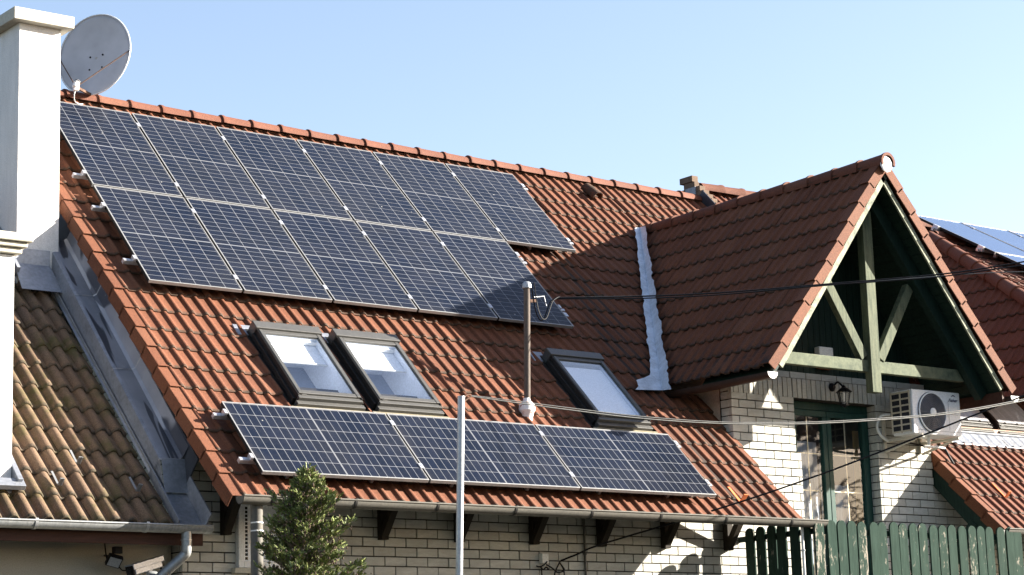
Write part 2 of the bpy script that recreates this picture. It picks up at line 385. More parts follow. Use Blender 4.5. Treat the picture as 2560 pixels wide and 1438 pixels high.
def curve_pts(ps, n=8):
    ps = [V3(p) for p in ps]; out = []
    for i in range(len(ps) - 1):
        p0, p1, p2, p3 = ps[max(i - 1, 0)], ps[i], ps[i + 1], ps[min(i + 2, len(ps) - 1)]
        for k in range(n):
            t = k / n
            out.append(.5 * ((2 * p1) + (p2 - p0) * t + (2 * p0 - 5 * p1 + 4 * p2 - p3) * t * t + (3 * p1 - p0 - 3 * p2 + p3) * t ** 3))
    out.append(ps[-1]); return out

ROLL = [(0, 0), (.05, .0015), (.10, .010), (.16, .0195), (.23, .0248), (.31, .0252), (.38, .021), (.44, .012), (.50, .002), (.57, 0), (.78, -.001), (1, 0)]
ROUND = [(0, 0), (.07, .022), (.17, .042), (.29, .052), (.41, .053), (.53, .046), (.64, .03), (.73, .01), (.8, 0), (.9, -.004), (1, 0)]
def tiles(mb, f, u0, u1, v0, nc, gauge, rw, prof=ROLL, th=.024, keep=None, jit=.004, per=2, m=0, uvo=0, skew=.006):
    tw = rw * per; nt_ = int(math.ceil((u1 - u0) / tw - 1e-6)); rnd = random.Random(5 + uvo)
    for k in range(nc):
        va = v0 + k * gauge
        for i in range(nt_):
            ja = rnd.uniform(-jit, jit) + skew * math.sin(i * .37 + k * 1.3) ; jn = rnd.uniform(-.003, .003); jr = rnd.uniform(-.002, .002)
            cols = []
            for r in range(per):
                for t, h in prof[(1 if r else 0):]:
                    uu = u0 + i * tw + (r + t) * rw
                    if uu > u1 + 1e-6: continue
                    cols.append((uu, h, i + (r + t) / per * .999))
            if len(cols) < 2: continue
            rows = [(va + ja + .004, -.006 , .0), (va + ja, th * .55 + jn, .015), (va + ja + .01, th + jn, .03), (va + gauge * .5, th * .55 + jn, .5), (va + gauge + .035, jn * .3 - .002, .99)]
            vs = []; us = []
            for (vv, dn, vf) in rows:
                for (uu, h, uf) in cols:
                    vs.append(f(uu, vv, h + dn + jr)); us.append((uf + uvo * 100, k + vf))
            n = len(cols); fs = []; uvs = []
            for a in range(4):
                for b in range(n - 1):
                    q = (a * n + b, a * n + b + 1, (a + 1) * n + b + 1, (a + 1) * n + b)
                    if keep:
                        cu = (cols[b][0] + cols[b + 1][0]) / 2; cv = (rows[a][0] + rows[a + 1][0]) / 2
                        if not keep(cu, cv): continue
                    fs.append(q); uvs.append([us[j] for j in q])
            mb.add(vs, fs, uvs, m)
    return mb

def verge(mb, f, u, v0, nc, gauge, side, drop=.15, wd=.10, n0=.0, m=0):
    """cap tiles along a sloping edge: flat top strip plus a flap turned down outside; side -1 = flap towards -u"""
    for k in range(nc):
        a = v0 + k * gauge; b = a + gauge + .03; lo, hi = .03, .006
        ou = u; iu = u - side * wd; jit = random.uniform(-.003, .003)
        for (x0, x1, d0, d1) in ((min(ou, iu), max(ou, iu), -.012, 0), (ou - .016 if side > 0 else ou, ou if side > 0 else ou + .016, -drop, .0)):
            p = [f(x0, a, n0 + lo + d0 + jit), f(x1, a, n0 + lo + d0 + jit), f(x1, b, n0 + hi + d0), f(x0, b, n0 + hi + d0),
                 f(x0, a, n0 + lo + d1 + jit), f(x1, a, n0 + lo + d1 + jit), f(x1, b, n0 + hi + d1), f(x0, b, n0 + hi + d1)]
            fs = [(0, 3, 2, 1), (4, 5, 6, 7), (0, 1, 5, 4), (1, 2, 6, 5), (2, 3, 7, 6), (3, 0, 4, 7)]
            vv = [k + .3, k + .3, k + .9, k + .9] * 2
            mb.add(p, fs, [[(900.5 + side, vv[j]) for j in q] for q in fs], m)
    return mb

def ridge_caps(mb, p0, d, length, step, r, up=(0, 0, 1), m=0, sink=.35, flare=.014):
    """overlapping half-round caps; the thick mouth of each sits over the tail of the one before it (towards p0)"""
    d = V3(d).normalized(); up = V3(up); side = d.cross(up).normalized(); up = side.cross(d).normalized(); n = int(length / step); na = 12
    for k in range(n):
        c = V3(p0) + d * (k * step); j = random.uniform(-.003, .003)
        sec = [(-.0, r + flare), (.03, r + flare), (.06, r + .004), (step + .02, r - .006)]
        vs = []; a0, a1 = -sink, math.pi + sink
        for h, rr in sec:
            for i in range(na + 1):
                a = a0 + (a1 - a0) * i / na; vs.append(c + d * h + side * (math.cos(a) * rr * .98) + up * (math.sin(a) * rr + j))
        for i in range(na + 1):
            a = a0 + (a1 - a0) * i / na; vs.append(c + side * (math.cos(a) * (r - .02)) + up * (math.sin(a) * (r - .02) + j))
        q = na + 1; fs = [(a * q + i, a * q + i + 1, (a + 1) * q + i + 1, (a + 1) * q + i) for a in range(len(sec) - 1) for i in range(na)]
        fs += [(i, 4 * q + i, 4 * q + i + 1, i + 1) for i in range(na)]
        uvs = [[(700 + k + .5, k + .5)] * 4 for _ in fs]
        mb.add(vs, fs, uvs, m)
    return mb

def bricks(mb, a0, a1, z0, z1, f, L=.25, H=.091, zb=-2.679, gap=.011, depth=.05, phase=0., vert=False, seed=1):
    """stretcher bond; f(a, z, d) maps along / up / depth to the world"""
    rnd = random.Random(seed); k0 = int(math.floor((z0 - zb) / H + 1e-6)); k = k0
    while zb + k * H < z1 - 1e-4:
        za = max(zb + k * H, z0); zz = min(zb + (k + 1) * H - gap, z1)
        sh = (k % 2) * L / 2 if not vert else 0
        i = int(math.floor((a0 - phase - sh) / L)) - 1
        while phase + sh + i * L < a1:
            x = max(phase + sh + i * L, a0); y = min(phase + sh + (i + 1) * L - gap, a1)
            if y - x > .012 and zz - za > .012:
                d = rnd.uniform(-.003, .002); e = [rnd.uniform(-.0015, .0015) for _ in range(4)]
                mb.hexa([f(x + e[0], za, d), f(y, za + e[1], d), f(y, za, depth), f(x, za, depth), f(x, zz + e[2], d), f(y + e[3], zz, d), f(y, zz, depth), f(x, zz, depth)], 0, (k * 1.37 + .1, i * 2.11 + seed))
            i += 1
        k += 1
    return mb

# ================================================================== GROUND
GZ = -5.9
g = MB(); g.box(-300, 300, -300, 300, GZ - .3, GZ)
tag(g.build('ground', 'grass'), 'grassy ground around the houses', None, None, 'structure')

# ================================================================== MAIN HOUSE
PAN = -.165            # level of the tile troughs below the solar panel plane
GA, RW = .308, .152
V0 = -3.075
YW = -1.07             # front face of the brick wall
DX, DZ, DT = 8.09, 1.89, math.radians(51.7)   # dormer: ridge x, tile-plane apex height, pitch
YF = -2.15             # dormer front edge
H1 = thing('brick_house', (3, -.6, GZ), 'orange tiled pale brick house in the middle with a gabled dormer over its balcony door', 'house')
holes = [(.87, 1.77, -1.78, -.42), (1.79, 2.70, -1.78, -.42), (4.54, 5.44, -1.78, -.42), (7.70, 7.84, 3.2, 3.5)]
def keep_main(u, v): return not any(a < u < b and c < v < d for a, b, c, d in holes[:3])
dl_n = V3((-math.sin(DT), 0, math.cos(DT))); dr_n = V3((math.sin(DT), 0, math.cos(DT))); d_co = V3((DX, 0, DZ - .03))
def fR(u, v, n): return P(u, v, n + PAN)
rm = MB()
tiles(rm, fR, -.24, 6.60, V0, 23, GA, RW, keep=lambda u, v: keep_main(u, v) and v < 3.80)
vcut = lambda c: c.dot(V) > -.93 and c.x > 5.6
m2 = MB()
tiles(m2, fR, 6.60, DX, V0 + GA * 6, 17, GA, RW, keep=lambda u, v: v < 3.80, uvo=1)
m3 = MB()
tiles(m3, fR, DX, 9.86, V0 + GA * 14, 9, GA, RW, keep=lambda u, v: v < 3.80, uvo=2)
roof = rm.build('roof', 'tile', H1, smooth=50, recalc=False, cuts=[(d_co, -dl_n, vcut)])
# the stretches of the same roof behind the dormer are joined into the one roof mesh
def join_into(a, b):
    bm = bmesh.new(); bm.from_mesh(a.data); bm.from_mesh(b.data); bm.to_mesh(a.data); bm.free()
    me = b.data; bpy.data.objects.remove(b); bpy.data.meshes.remove(me)
join_into(roof, m2.build('roof', 'tile', H1, smooth=50, recalc=False, cuts=[(d_co, -dl_n, None)]))
join_into(roof, m3.build('roof', 'tile', H1, smooth=50, recalc=False, cuts=[(d_co, -dr_n, None)]))
for p in roof.data.polygons: p.use_smooth = True
roof.data.set_sharp_from_angle(angle=math.radians(50))
RIDGE = P(0, 3.70, PAN - .02)
mb = MB(); ridge_caps(mb, V3((-.35, RIDGE.y + .03, 2.552)), (1, 0, 0), 10.2, .392, .098, sink=.02)
mb.build('ridge_cap', 'tile_ridge', roof, smooth=45, recalc=False)
mb = MB(); verge(mb, fR, -.33, V0, 22, GA, -1, .13, .12, .005)
mb.build('verge_tiles', 'tile', roof, recalc=True, bevel=.006)
# back slope, seen by nobody from the street but it closes the house
mb = MB(); b0 = V3((0, RIDGE.y + .03, RIDGE.z + .03))
mb.add([(-.3, b0.y, b0.z), (9.9, b0.y, b0.z), (9.9, b0.y + 5, b0.z - 5), (-.3, b0.y + 5, b0.z - 5)], [(0, 1, 2, 3)]); mb.build('back_slope', 'tile', roof)
# deck / soffit under the eaves
mb = MB(); mb.rbox(-.26, 6.55, -3.0, -1.3, PAN - .06, PAN - .035); mb.build('soffit', 'timber_dark', roof)
# vent tile
mb = MB(); vc = fR(7.72, 3.28, 0)
pts = [fR(7.70, 3.56, .03), fR(7.70, 3.42, .055), fR(7.70, 3.27, .075)]
mb.arc(pts, -.3, math.pi + .3, .075, U, N, 10, 0, .012); mb.build('vent_tile', 'tile', roof, smooth=50)
# snow hook
mb = MB(); mb.rbox(5.80, 5.835, -2.84, -2.6, PAN + .045, PAN + .052); mb.rbox(5.80, 5.835, -2.85, -2.84, PAN + .045, PAN + .15); mb.rbox(5.835, 5.86, -2.85, -2.84, PAN + .05, PAN + .15)
mb.build('snow_hook', 'orange', roof)
# valley flashing between roof and dormer: folded lead with a dressed, uneven edge
def valley(sgn, name):
    A = V3((DX, 0, 0)); out = MB(); k = 60; L = []; C_ = []; Rr = []; rnd = random.Random(3)
    top = None
    for i in range(k + 1):
        t = i / k; x = DX - sgn * (.10 + 2.03 * t); z = DZ - abs(x - DX) * math.tan(DT) - .02
        y = (z + .155 / math.cos(TH)) / math.tan(TH)
        c = V3((x, y, z)); wl = (.105 + .05 * t + .26 * max(0, min(1, (t - .91) / .05))) * (1 + .05 * math.sin(i * 1.9) + .05 * math.sin(i * .61) + rnd.uniform(-.07, .07)); wr = (.19 + .05 * t) * (1 + .04 * math.sin(i * 1.7 + 1) + .05 * math.sin(i * .53) + rnd.uniform(-.06, .06))
        L.append(c + U * (-sgn * wl) + N * .075); C_.append(c + V3((0, -.02, .075)))
        dn = V3((-sgn * math.sin(DT), 0, math.cos(DT))); st = .008 * ((i % 12) / 12); Rr.append(c + V3((0, -wr, 0)) + dn * (.078 + st + rnd.uniform(-.004, .004))); L[-1] += N * (st - .004)
    vs = L + C_ + Rr; q = k + 1; fs = []
    for i in range(k): fs += [(i, i + 1, q + i + 1, q + i), (q + i, q + i + 1, 2 * q + i + 1, 2 * q + i)]
    out.add(vs, fs)
    return out.build(name, 'lead', roof, smooth=60, recalc=False)
valley(1, 'valley_flashing'); valley(-1, 'valley_flashing')

# ---------------- walls
def f_front(y): return lambda a, z, d: V3((a, y + d, z))
def f_left(x): return lambda a, z, d: V3((x + d, a, z))       # facing -x, a runs along +y
wb = MB()
bricks(wb, -.25, 7.6, -3.68, -1.40, f_front(YW), phase=.06)
bricks(wb, 6.57, 7.53, -1.40, -.79, f_front(YW), phase=.06)
bricks(wb, 8.86, 9.78, -3.3, -.79, f_front(YW), phase=.03, seed=2)
bricks(wb, 6.57, 9.72, -.789, -.571, f_front(YW), L=.076, H=.6, zb=-.789, vert=True, seed=3)
bricks(wb, 6.57, 9.72, -.567, -.498, f_front(YW), H=.08, zb=-.567, seed=4)
bricks(wb, YW + .052, YW + .17, -1.75, -.50, f_left(6.57), L=.26, phase=YW + .052 - .13, seed=5)
bricks(wb, YW + .052, -.93, -3.3, -.79, f_left(8.86), L=.3, phase=-1.1, seed=6)
bricks(wb, YW + .052, 1.5, -3.68, -.1, f_left(-.25), seed=7)
wall = wb.build('wall', 'brick', H1, recalc=True, bevel=.003, cuts=[(P(0, 0, PAN - .05), N, lambda c: c.x < -.1)])
mb = MB()
mb.box(-.235, 7.52, YW + .012, YW + .2, GZ, -1.42); mb.box(6.585, 7.52, YW + .012, YW + .2, -1.42, -.81)
mb.box(8.88, 9.78, YW + .012, YW + .2, GZ, -.81); mb.box(6.585, 9.72, YW + .012, YW + .14, -.80, -.505)
mb.box(7.52, 8.88, YW + .012, YW + .2, GZ, -3.3)
mb.build('mortar', 'mortar', wall)
mb = MB()
pr = [(-.232, YW + .2, GZ), (-.232, YW + .2, -1.45), (-.232, 2.6, 2.25), (-.232, 7.6, -2.6), (-.232, 7.6, GZ)]
mb.prism(pr, (.1, 0, 0)); mb.build('gable_wall', 'dark_metal', wall)
mb = MB(); mb.box(6.59, 6.70, YW + .21, 1.6, -3, -.5); mb.build('dormer_cheek', 'stucco', wall)
mb = MB(); mb.box(9.6, 9.7, YW + .22, 1.6, -3, -.5); mb.build('dormer_cheek', 'stucco', wall)
# vertical green boarding in the gable
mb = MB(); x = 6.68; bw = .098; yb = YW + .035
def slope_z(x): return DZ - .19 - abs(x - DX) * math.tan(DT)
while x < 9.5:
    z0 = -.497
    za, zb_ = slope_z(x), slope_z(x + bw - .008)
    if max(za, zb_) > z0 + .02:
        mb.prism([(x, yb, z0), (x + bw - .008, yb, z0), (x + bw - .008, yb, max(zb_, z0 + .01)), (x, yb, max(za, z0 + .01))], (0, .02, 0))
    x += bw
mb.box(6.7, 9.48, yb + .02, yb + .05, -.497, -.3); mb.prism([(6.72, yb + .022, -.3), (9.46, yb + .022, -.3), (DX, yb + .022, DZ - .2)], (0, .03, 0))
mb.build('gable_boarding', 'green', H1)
# interior box behind the door
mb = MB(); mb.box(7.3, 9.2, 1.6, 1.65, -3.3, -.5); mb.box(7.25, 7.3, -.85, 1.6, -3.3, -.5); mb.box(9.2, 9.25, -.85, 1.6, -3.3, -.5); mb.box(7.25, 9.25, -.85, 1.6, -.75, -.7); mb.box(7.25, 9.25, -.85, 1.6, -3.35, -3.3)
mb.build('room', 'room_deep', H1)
# ---------------- balcony door
yd = -.94
dx0, dx1, dz0, dz1, dm = 7.53, 8.86, -3.2, -.79, 8.15
mb = MB(); mb.box(dx0, dx1, yd, yd + .09, dz1 - .10, dz1); mb.box(dx0, dx0 + .055, yd, yd + .09, dz0, dz1 - .10); mb.box(dx1 - .055, dx1, yd, yd + .09, dz0, dz1 - .10)
door = mb.build('door', 'green_frame', H1, bevel=.006)
for a, b in ((dx0 + .058, dm - .003), (dm + .003, dx1 - .058)):
    mb = MB(); s_ = .07; zt = dz1 - .105; y0 = yd - .022
    mb.box(a, b, y0, y0 + .07, zt - s_, zt); mb.box(a, a + s_, y0, y0 + .07, dz0, zt - s_); mb.box(b - s_, b, y0, y0 + .07, dz0, zt - s_)
    mb.build('sash', 'green_frame', door, bevel=.006)
    mb = MB(); mb.add([(a + s_, y0 + .03, dz0), (b - s_, y0 + .03, dz0), (b - s_, y0 + .03, zt - s_), (a + s_, y0 + .03, zt - s_)], [(0, 1, 2, 3)]); mb.build('pane', 'door_glass', door)
    mb = MB(); xm = (a + b) / 2; mb.box(xm - .006, xm + .006, y0 + .04, y0 + .046, dz0, zt - s_)
    z = zt - s_ - .42
    while z > dz0: mb.box(a + s_, b - s_, y0 + .0465, y0 + .052, z - .006, z + .006); z -= .42
    mb.build('muntin', 'gold', door)
def curtain(a, b, y, z0, z1, name, mat, par):
    mb = MB(); n = int((b - a) / .012); r = random.Random(int(a * 100)); ph = [r.uniform(0, 6) for _ in range(4)]
    xs = [a + (b - a) * i / n for i in range(n + 1)]; ys = [y + .018 * math.sin(i * .55 + ph[0]) + .012 * math.sin(i * .23 + ph[1]) for i in range(n + 1)]
    vs = [(x, yy, z0) for x, yy in zip(xs, ys)] + [(x, yy + .01, z1) for x, yy in zip(xs, ys)]
    mb.add(vs, [(i, i + 1, n + 2 + i, n + 1 + i) for i in range(n)]); return mb.build(name, mat, par, smooth=80, recalc=False)
curtain(7.66, 8.22, -.74, -3.3, -1.22, 'curtain', 'curtain', door); curtain(8.26, 8.34, -.70, -3.3, -1.45, 'curtain', 'curtain', door)
curtain(8.38, 8.70, -.72, -3.3, -1.7, 'curtain', 'curtain', door)
mb = MB(); mb.box(8.84, 8.97, -.72, -.70, -3.3, -1.05); mb.build('interior_shutter', 'yellow', door)

# ---------------- dormer roof
def fDL(a, s, n): # a: distance back from the front edge, s: up the slope from the eave
    e = V3((DX - SL * math.cos(DT), YF + a, DZ - SL * math.sin(DT))); return e + V3((math.cos(DT), 0, math.sin(DT))) * s + V3((-math.sin(DT), 0, math.cos(DT))) * (n - .062)
def fDR(a, s, n):
    e = V3((DX + SL * math.cos(DT), YF + a, DZ - SL * math.sin(DT))); return e + V3((-math.cos(DT), 0, math.sin(DT))) * s + V3((math.sin(DT), 0, math.cos(DT))) * (n - .062)
SL = 3.24
main_co = P(0, 0, PAN + .0)
mb = MB(); tiles(mb, lambda u, v, n: fDL(u, v, n), .10, 5.2, 0, 11, SL / 10.6, RW, keep=lambda u, v: v < SL - .02, uvo=3)
tiles(mb, lambda u, v, n: fDR(u, v, n), .10, 5.2, 0, 11, SL / 10.6, RW, keep=lambda u, v: v < SL - .02, uvo=4)
dorm = mb.build('dormer_roof', 'tile', H1, smooth=50, recalc=False, cuts=[(main_co, -N, None)])
mb = MB(); ridge_caps(mb, V3((DX, YF - .06, DZ - .138)), (0, 1, 0), 4.7, .392, .10)
mb.build('ridge_cap', 'tile_ridge', dorm, smooth=45, recalc=False, cuts=[(main_co + N * .03, -N, None)])
for f in (fDL, fDR):
    mb = MB(); verge(mb, f, 0, 0, 10, SL / 10.6, -1, .12, .13, .022); mb.build('verge_tiles', 'tile', dorm, bevel=.006)
mb = MB(); mb.lathe(V3((DX - .02, YF - .03, DZ - .16)), (0, -1, 0), [(.085, 0), (.094, .006), (.094, .014), (.08, .022), (.03, .026)], 10)
mb.build('ridge_end_disc', 'white_plastic', dorm, smooth=30)
for f in (fDL, fDR):
    mb = MB(); mb.rbox(.035, .06, .12, SL - .1, -.165, -.10, f=f); mb.build('bargeboard', 'barge', dorm, bevel=.004)
    mb = MB(); mb.rbox(.10, 1.15, .02, SL - .05, -.10, -.085, f=f)
    k = .02
    while k < SL - .15: mb.rbox(.10, 1.12, k, k + .105, -.118, -.101, f=f); k += .11
    mb.build('soffit', 'green', dorm)
    mb = MB(); mb.rbox(.27, .37, .1, SL - .14, -.27, -.12, f=f); mb.build('rafter', 'green', dorm, bevel=.005)
for sgn, f in ((1, fDL), (-1, fDR)):
    c = f(0, -.03, -.04); yb2 = -.35
    mb = MB(); mb.arc([(c.x, YF + .0, c.z - .02), (c.x, YF + 1.9 if sgn > 0 else YF + 1.1, c.z - .02)], math.pi, 2 * math.pi, .068, (1, 0, 0), (0, 0, 1), 10, 0, .006)
    gt = mb.build('dormer_gutter', 'gutter_brown', dorm, smooth=50)
    mb = MB(); pol = [(c.x + .072 * math.cos(a), YF - .006, c.z - .018 + .072 * math.sin(a)) for a in [math.pi + i * math.pi / 10 for i in range(11)]]
    mb.prism(pol, (0, .005, 0)); mb.build('end_cap', 'white_plastic', dorm)
# fascia under the right eave
mb = MB(); c = fDR(0, .02, -.1); mb.box(c.x - .08, c.x - .05, YF + .05, YF + 1.1, c.z - .10, c.z + .03); mb.build('fascia', 'fascia', dorm)
# ---------------- timber truss in the gable
yt = -1.78
def beam(name, a, b, wd, dp, mat, off=0): 
    mb = MB(); mb.bar(V3((a[0], yt + off, a[1])), V3((b[0], yt + off, b[1])), wd, dp, (0, 1, 0)); return mb.build(name, mat, H1, bevel=.006)
def bars(name, a, b, w_, mat, y0, y1):
    a, b = V3((a[0], 0, a[1])), V3((b[0], 0, b[1])); d = (b - a).normalized(); s_ = V3((-d.z, 0, d.x)) * w_ / 2
    mb = MB(); mb.prism([p + V3((0, y0, 0)) for p in (a + s_, b + s_, b - s_, a - s_)], (0, y1 - y0, 0)); return mb.build(name, mat, H1, bevel=.006)
bars('king_post', (DX - .005, -.80), (DX, 1.42), .15, 'truss_v', yt - .05, yt + .05)
bars('tie_beam', (6.70, -.50), (9.62, -.50), .135, 'truss', yt + .0, yt + .08)
bars('brace', (DX - .13, -.41), (DX - .70, .47), .12, 'truss_v', yt - .01, yt + .07)
bars('brace', (DX + .13, -.41), (DX + .70, .47), .12, 'truss_v', yt - .01, yt + .07)
# ---------------- main gutter, brackets, downpipe
yg, zg = -2.2, at_y(1300, 1268, -2.27).z
mb = MB(); mb.arc([(-.33, yg, zg), (6.72, yg, zg)], math.pi, 2 * math.pi, .072, (0, 1, 0), (0, 0, 1), 14, 0, .006)
mb.tube([(-.33, yg - .072, zg), (6.72, yg - .072, zg)], .009, 8)
for x in (-.33, 6.715): mb.prism([(x, yg + .073 * math.cos(a), zg + .073 * math.sin(a)) for a in [math.pi + i * math.pi / 12 for i in range(13)]], (.006, 0, 0))
gut = mb.build('gutter', 'gutter', H1, smooth=50)
for px_ in (685, 890, 1095, 1290, 1480, 1652, 1815, 1978):
    x = at_y(px_, 1270, yg - .06).x
    mb = MB(); mb.arc([(x - .012, yg, zg), (x + .012, yg, zg)], math.pi, 2 * math.pi, .077, (0, 1, 0), (0, 0, 1), 14, 0, .004); mb.box(x - .012, x + .012, yg - .084, yg - .05, zg + .008, zg + .014)
    mb.build('gutter_bracket', 'alu_dark', gut, smooth=50)
xd = -.13; yd2 = -2.14
mb = MB(); mb.tube([(xd, yd2, zg - .055), (xd, yd2, GZ)], .054, 18); dp = mb.build('downpipe', 'gutter', H1, smooth=50)
for z in (-2.53, -2.60):
    mb = MB(); mb.lathe((xd, yd2, z), (0, 0, 1), [(.055, 0), (.0575, .002), (.0575, .010), (.055, .012)], 18); mb.build('pipe_joint', 'pipe_pvc', dp, smooth=40)
# ---------------- timber eave brackets
for x in (.114 + .06, .95, 1.89, 2.79, 3.72, 4.60, 5.48, 6.38):
    mb = MB(); hw = .042
    mb.box(x - hw, x + hw, YW - .075, YW - .001, -2.53, -1.5)
    mb.prism([(x - hw + .002, YW - .075, -2.50), (x - hw + .002, YW - .075, -2.40), (x - hw + .002, -1.50, -1.87), (x - hw + .002, -1.56, -1.94)], (2 * hw - .004, 0, 0))
    mb.build('eave_bracket', 'timber_dark', H1, bevel=.005)
# ---------------- small window beside the downpipe
mb = MB(); xa, xb, za, zb_ = .30, 1.05, -2.82, -2.20; yw = YW - .05
mb.box(xa, xa + .06, yw, YW + .02, za, zb_); mb.box(xb - .06, xb, yw, YW + .02, za, zb_); mb.box(xa + .06, xb - .06, yw, YW + .02, za, za + .06); mb.box(xa + .06, xb - .06, yw, YW + .02, zb_ - .06, zb_)
win = mb.build('window', 'white_plastic', H1, bevel=.004)
mb = MB(); mb.box(xa + .06, xb - .06, YW - .012, YW - .006, za + .06, zb_ - .06); mb.build('pane', 'blind', win)
mb = MB()
for i in range(14): mb.box(xa + .066, xa + .09, yw - .006, yw, za + .07 + i * .035, za + .095 + i * .035)
mb.build('vent_strip', 'black', win)
mb = MB(); mb.box(xa - .05, xb + .05, YW - .07, YW - .002, za - .05, za - .004); mb.build('sill', 'cornice', win)
# ---------------- conduits on the wall
for (x, zt, r) in ((4.385, -2.2, .012), (7.70, -2.3, .02), (7.50, -2.3, .016)):
    yy = YW - .022 if x < 5 else -2.13
    if x > 5: x = at_y(2037 if x > 7.6 else 2006, 1340, yy).x
    mb = MB(); mb.tube([(x, yy, zt), (x, yy, GZ)], r, 10)
    mb.lathe((x, yy, -2.62), (0, 0, 1), [(r, 0), (r + .006, .003), (r + .006, .02), (r, .023)], 10); mb.build('conduit', 'gutter' if yy > -2 else 'pipe_pvc', H1, smooth=50)
# ---------------- balcony slab
mb = MB(); mb.box(6.5, 9.72, -2.2, YW - .003, -3.5, -3.3); mb.build('balcony_slab', 'concrete', H1)

# ---------------- roof windows
def skylight(house, u0, u1, v0, v1, kind):
    f = P; n0, n1 = -.16, -.035; b = .042
    mb = MB()
    mb.rbox(u0, u0 + b, v0, v1, n1 - .03, n1); mb.rbox(u1 - b, u1, v0, v1, n1 - .03, n1); mb.rbox(u0 + b, u1 - b, v0, v0 + .055, n1 - .03, n1 - .004); mb.rbox(u0 + b, u1 - b, v1 - .05, v1, n1 - .03, n1 - .003)
    sk = mb.build('skylight', 'sky_frame', house, bevel=.005)
    mb = MB(); mb.rbox(u0 - .015, u0 - .001, v0 - .02, v1 + .02, n0, n1 - .008); mb.rbox(u0 - .045, u0 - .016, v0 - .02, v1 + .0, n0, n1 - .055); mb.rbox(u0 - .115, u0 - .046, v0 - .05, v1 + .12, n0 - .02, n0 + .012)
    mb.build('side_cladding', 'sky_side', sk, bevel=.003)
    mb = MB(); mb.rbox(u1 + .001, u1 + .015, v0 - .02, v1 + .02, n0, n1 - .008); mb.rbox(u1 + .016, u1 + .045, v0 - .02, v1 + .0, n0, n1 - .055); mb.rbox(u1 + .046, u1 + .08, v0 - .05, v1 + .12, n0 - .02, n0 + .012)
    mb.build('side_cladding', 'sky_side', sk, bevel=.003)
    mb = MB(); mb.rbox(u0 - .03, u1 + .03, v1 + .001, v1 + .115, n0, n1 + .016); mb.build('hood', 'sky_frame', sk, bevel=.006)
    mb = MB(); mb.rbox(u0 - .17, u1 + .1, v1 + .137, v1 + .2, n0 - .01, n0 + .02); mb.rbox(u0 - .17, u0 - .05, v1 + .03, v1 + .136, n0 - .01, n0 + .02); mb.build('top_flashing', 'zinc', sk, bevel=.004)
    mb = MB(); mb.rbox(u0 - .01, u1 + .01, v0 - .05, v0 - .002, n0, n1 - .02); mb.rbox(u0 - .03, u1 + .03, v0 - .10, v0 - .051, n0, n1 - .055); mb.rbox(u0 + .03, u0 + .09, v0 - .012, v0 - .002, n1 - .02, n1 - .012)
    mb.build('sill_profile', 'sky_frame', sk, bevel=.005)
    mb = MB(); mb.rbox(u0 - .10, u1 + .10, v0 - .36, v0 - .101, n0 - .0, n0 + .04); mb.build('apron', 'apron' if kind != 'awning' else 'zinc', sk, bevel=.006)
    mb = MB(); mb.add([f(u0 + b, v0 + .055, n1 - .02), f(u1 - b, v0 + .055, n1 - .02), f(u1 - b, v1 - .05, n1 - .02), f(u0 + b, v1 - .05, n1 - .02)], [(0, 1, 2, 3)]); mb.build('pane', 'glass', sk)
    ga, gb, gc, gd = u0 + b, u1 - b, v0 + .055, v1 - .05
    mb = MB(); dpt = -.42
    mb.rbox(ga - .02, ga, gc - .02, gd + .02, dpt, n1 - .031); mb.rbox(gb, gb + .02, gc - .02, gd + .02, dpt, n1 - .031); mb.rbox(ga, gb, gc - .02, gc, dpt, n1 - .031); mb.rbox(ga, gb, gd, gd + .02, dpt, n1 - .031)
    mb.build('reveal', 'shaft', sk)
    mb = MB(); mb.rbox(ga - .02, gb + .02, gc - .02, gd + .02, dpt - .02, dpt - .001); mb.build('room', 'room', sk)
    if kind == 'part':
        vb = gd - (gd - gc) * .36
        mb = MB(); mb.rbox(ga + .01, gb - .01, vb, gd - .03, n1 - .10, n1 - .095); mb.build('blind', 'blind', sk)
        mb = MB(); mb.rbox(ga + .005, gb - .005, vb - .018, vb - .001, n1 - .105, n1 - .088); mb.rbox(ga, gb, gd - .028, gd, n1 - .09, n1 - .05); mb.build('blind_bar', 'white_plastic', sk, bevel=.003)
    elif kind == 'full':
        mb = MB(); mb.rbox(ga + .004, gb - .004, gc + .004, gd - .05, n1 - .07, n1 - .065); mb.build('blind', 'blind', sk)
    else:
        mb = MB(); mb.rbox(u0 + .01, u1 - .01, v0 + .03, v1 - .02, n1 + .004, n1 + .010); mb.build('awning', 'blind_grey', sk)
        mb = MB()
        for q in (.2, .5, .8): uu = u0 + (u1 - u0) * q; mb.rbox(uu - .025, uu + .025, v0 + .02, v0 + .045, n1 + .011, n1 + .02)
        mb.build('hook', 'white_plastic', sk)
    return sk
skylight(H1, .965, 1.665, -1.62, -.61, 'part')
skylight(H1, 1.885, 2.60, -1.61, -.61, 'part')
skylight(H1, 4.64, 5.33, -1.60, -.57, 'full')

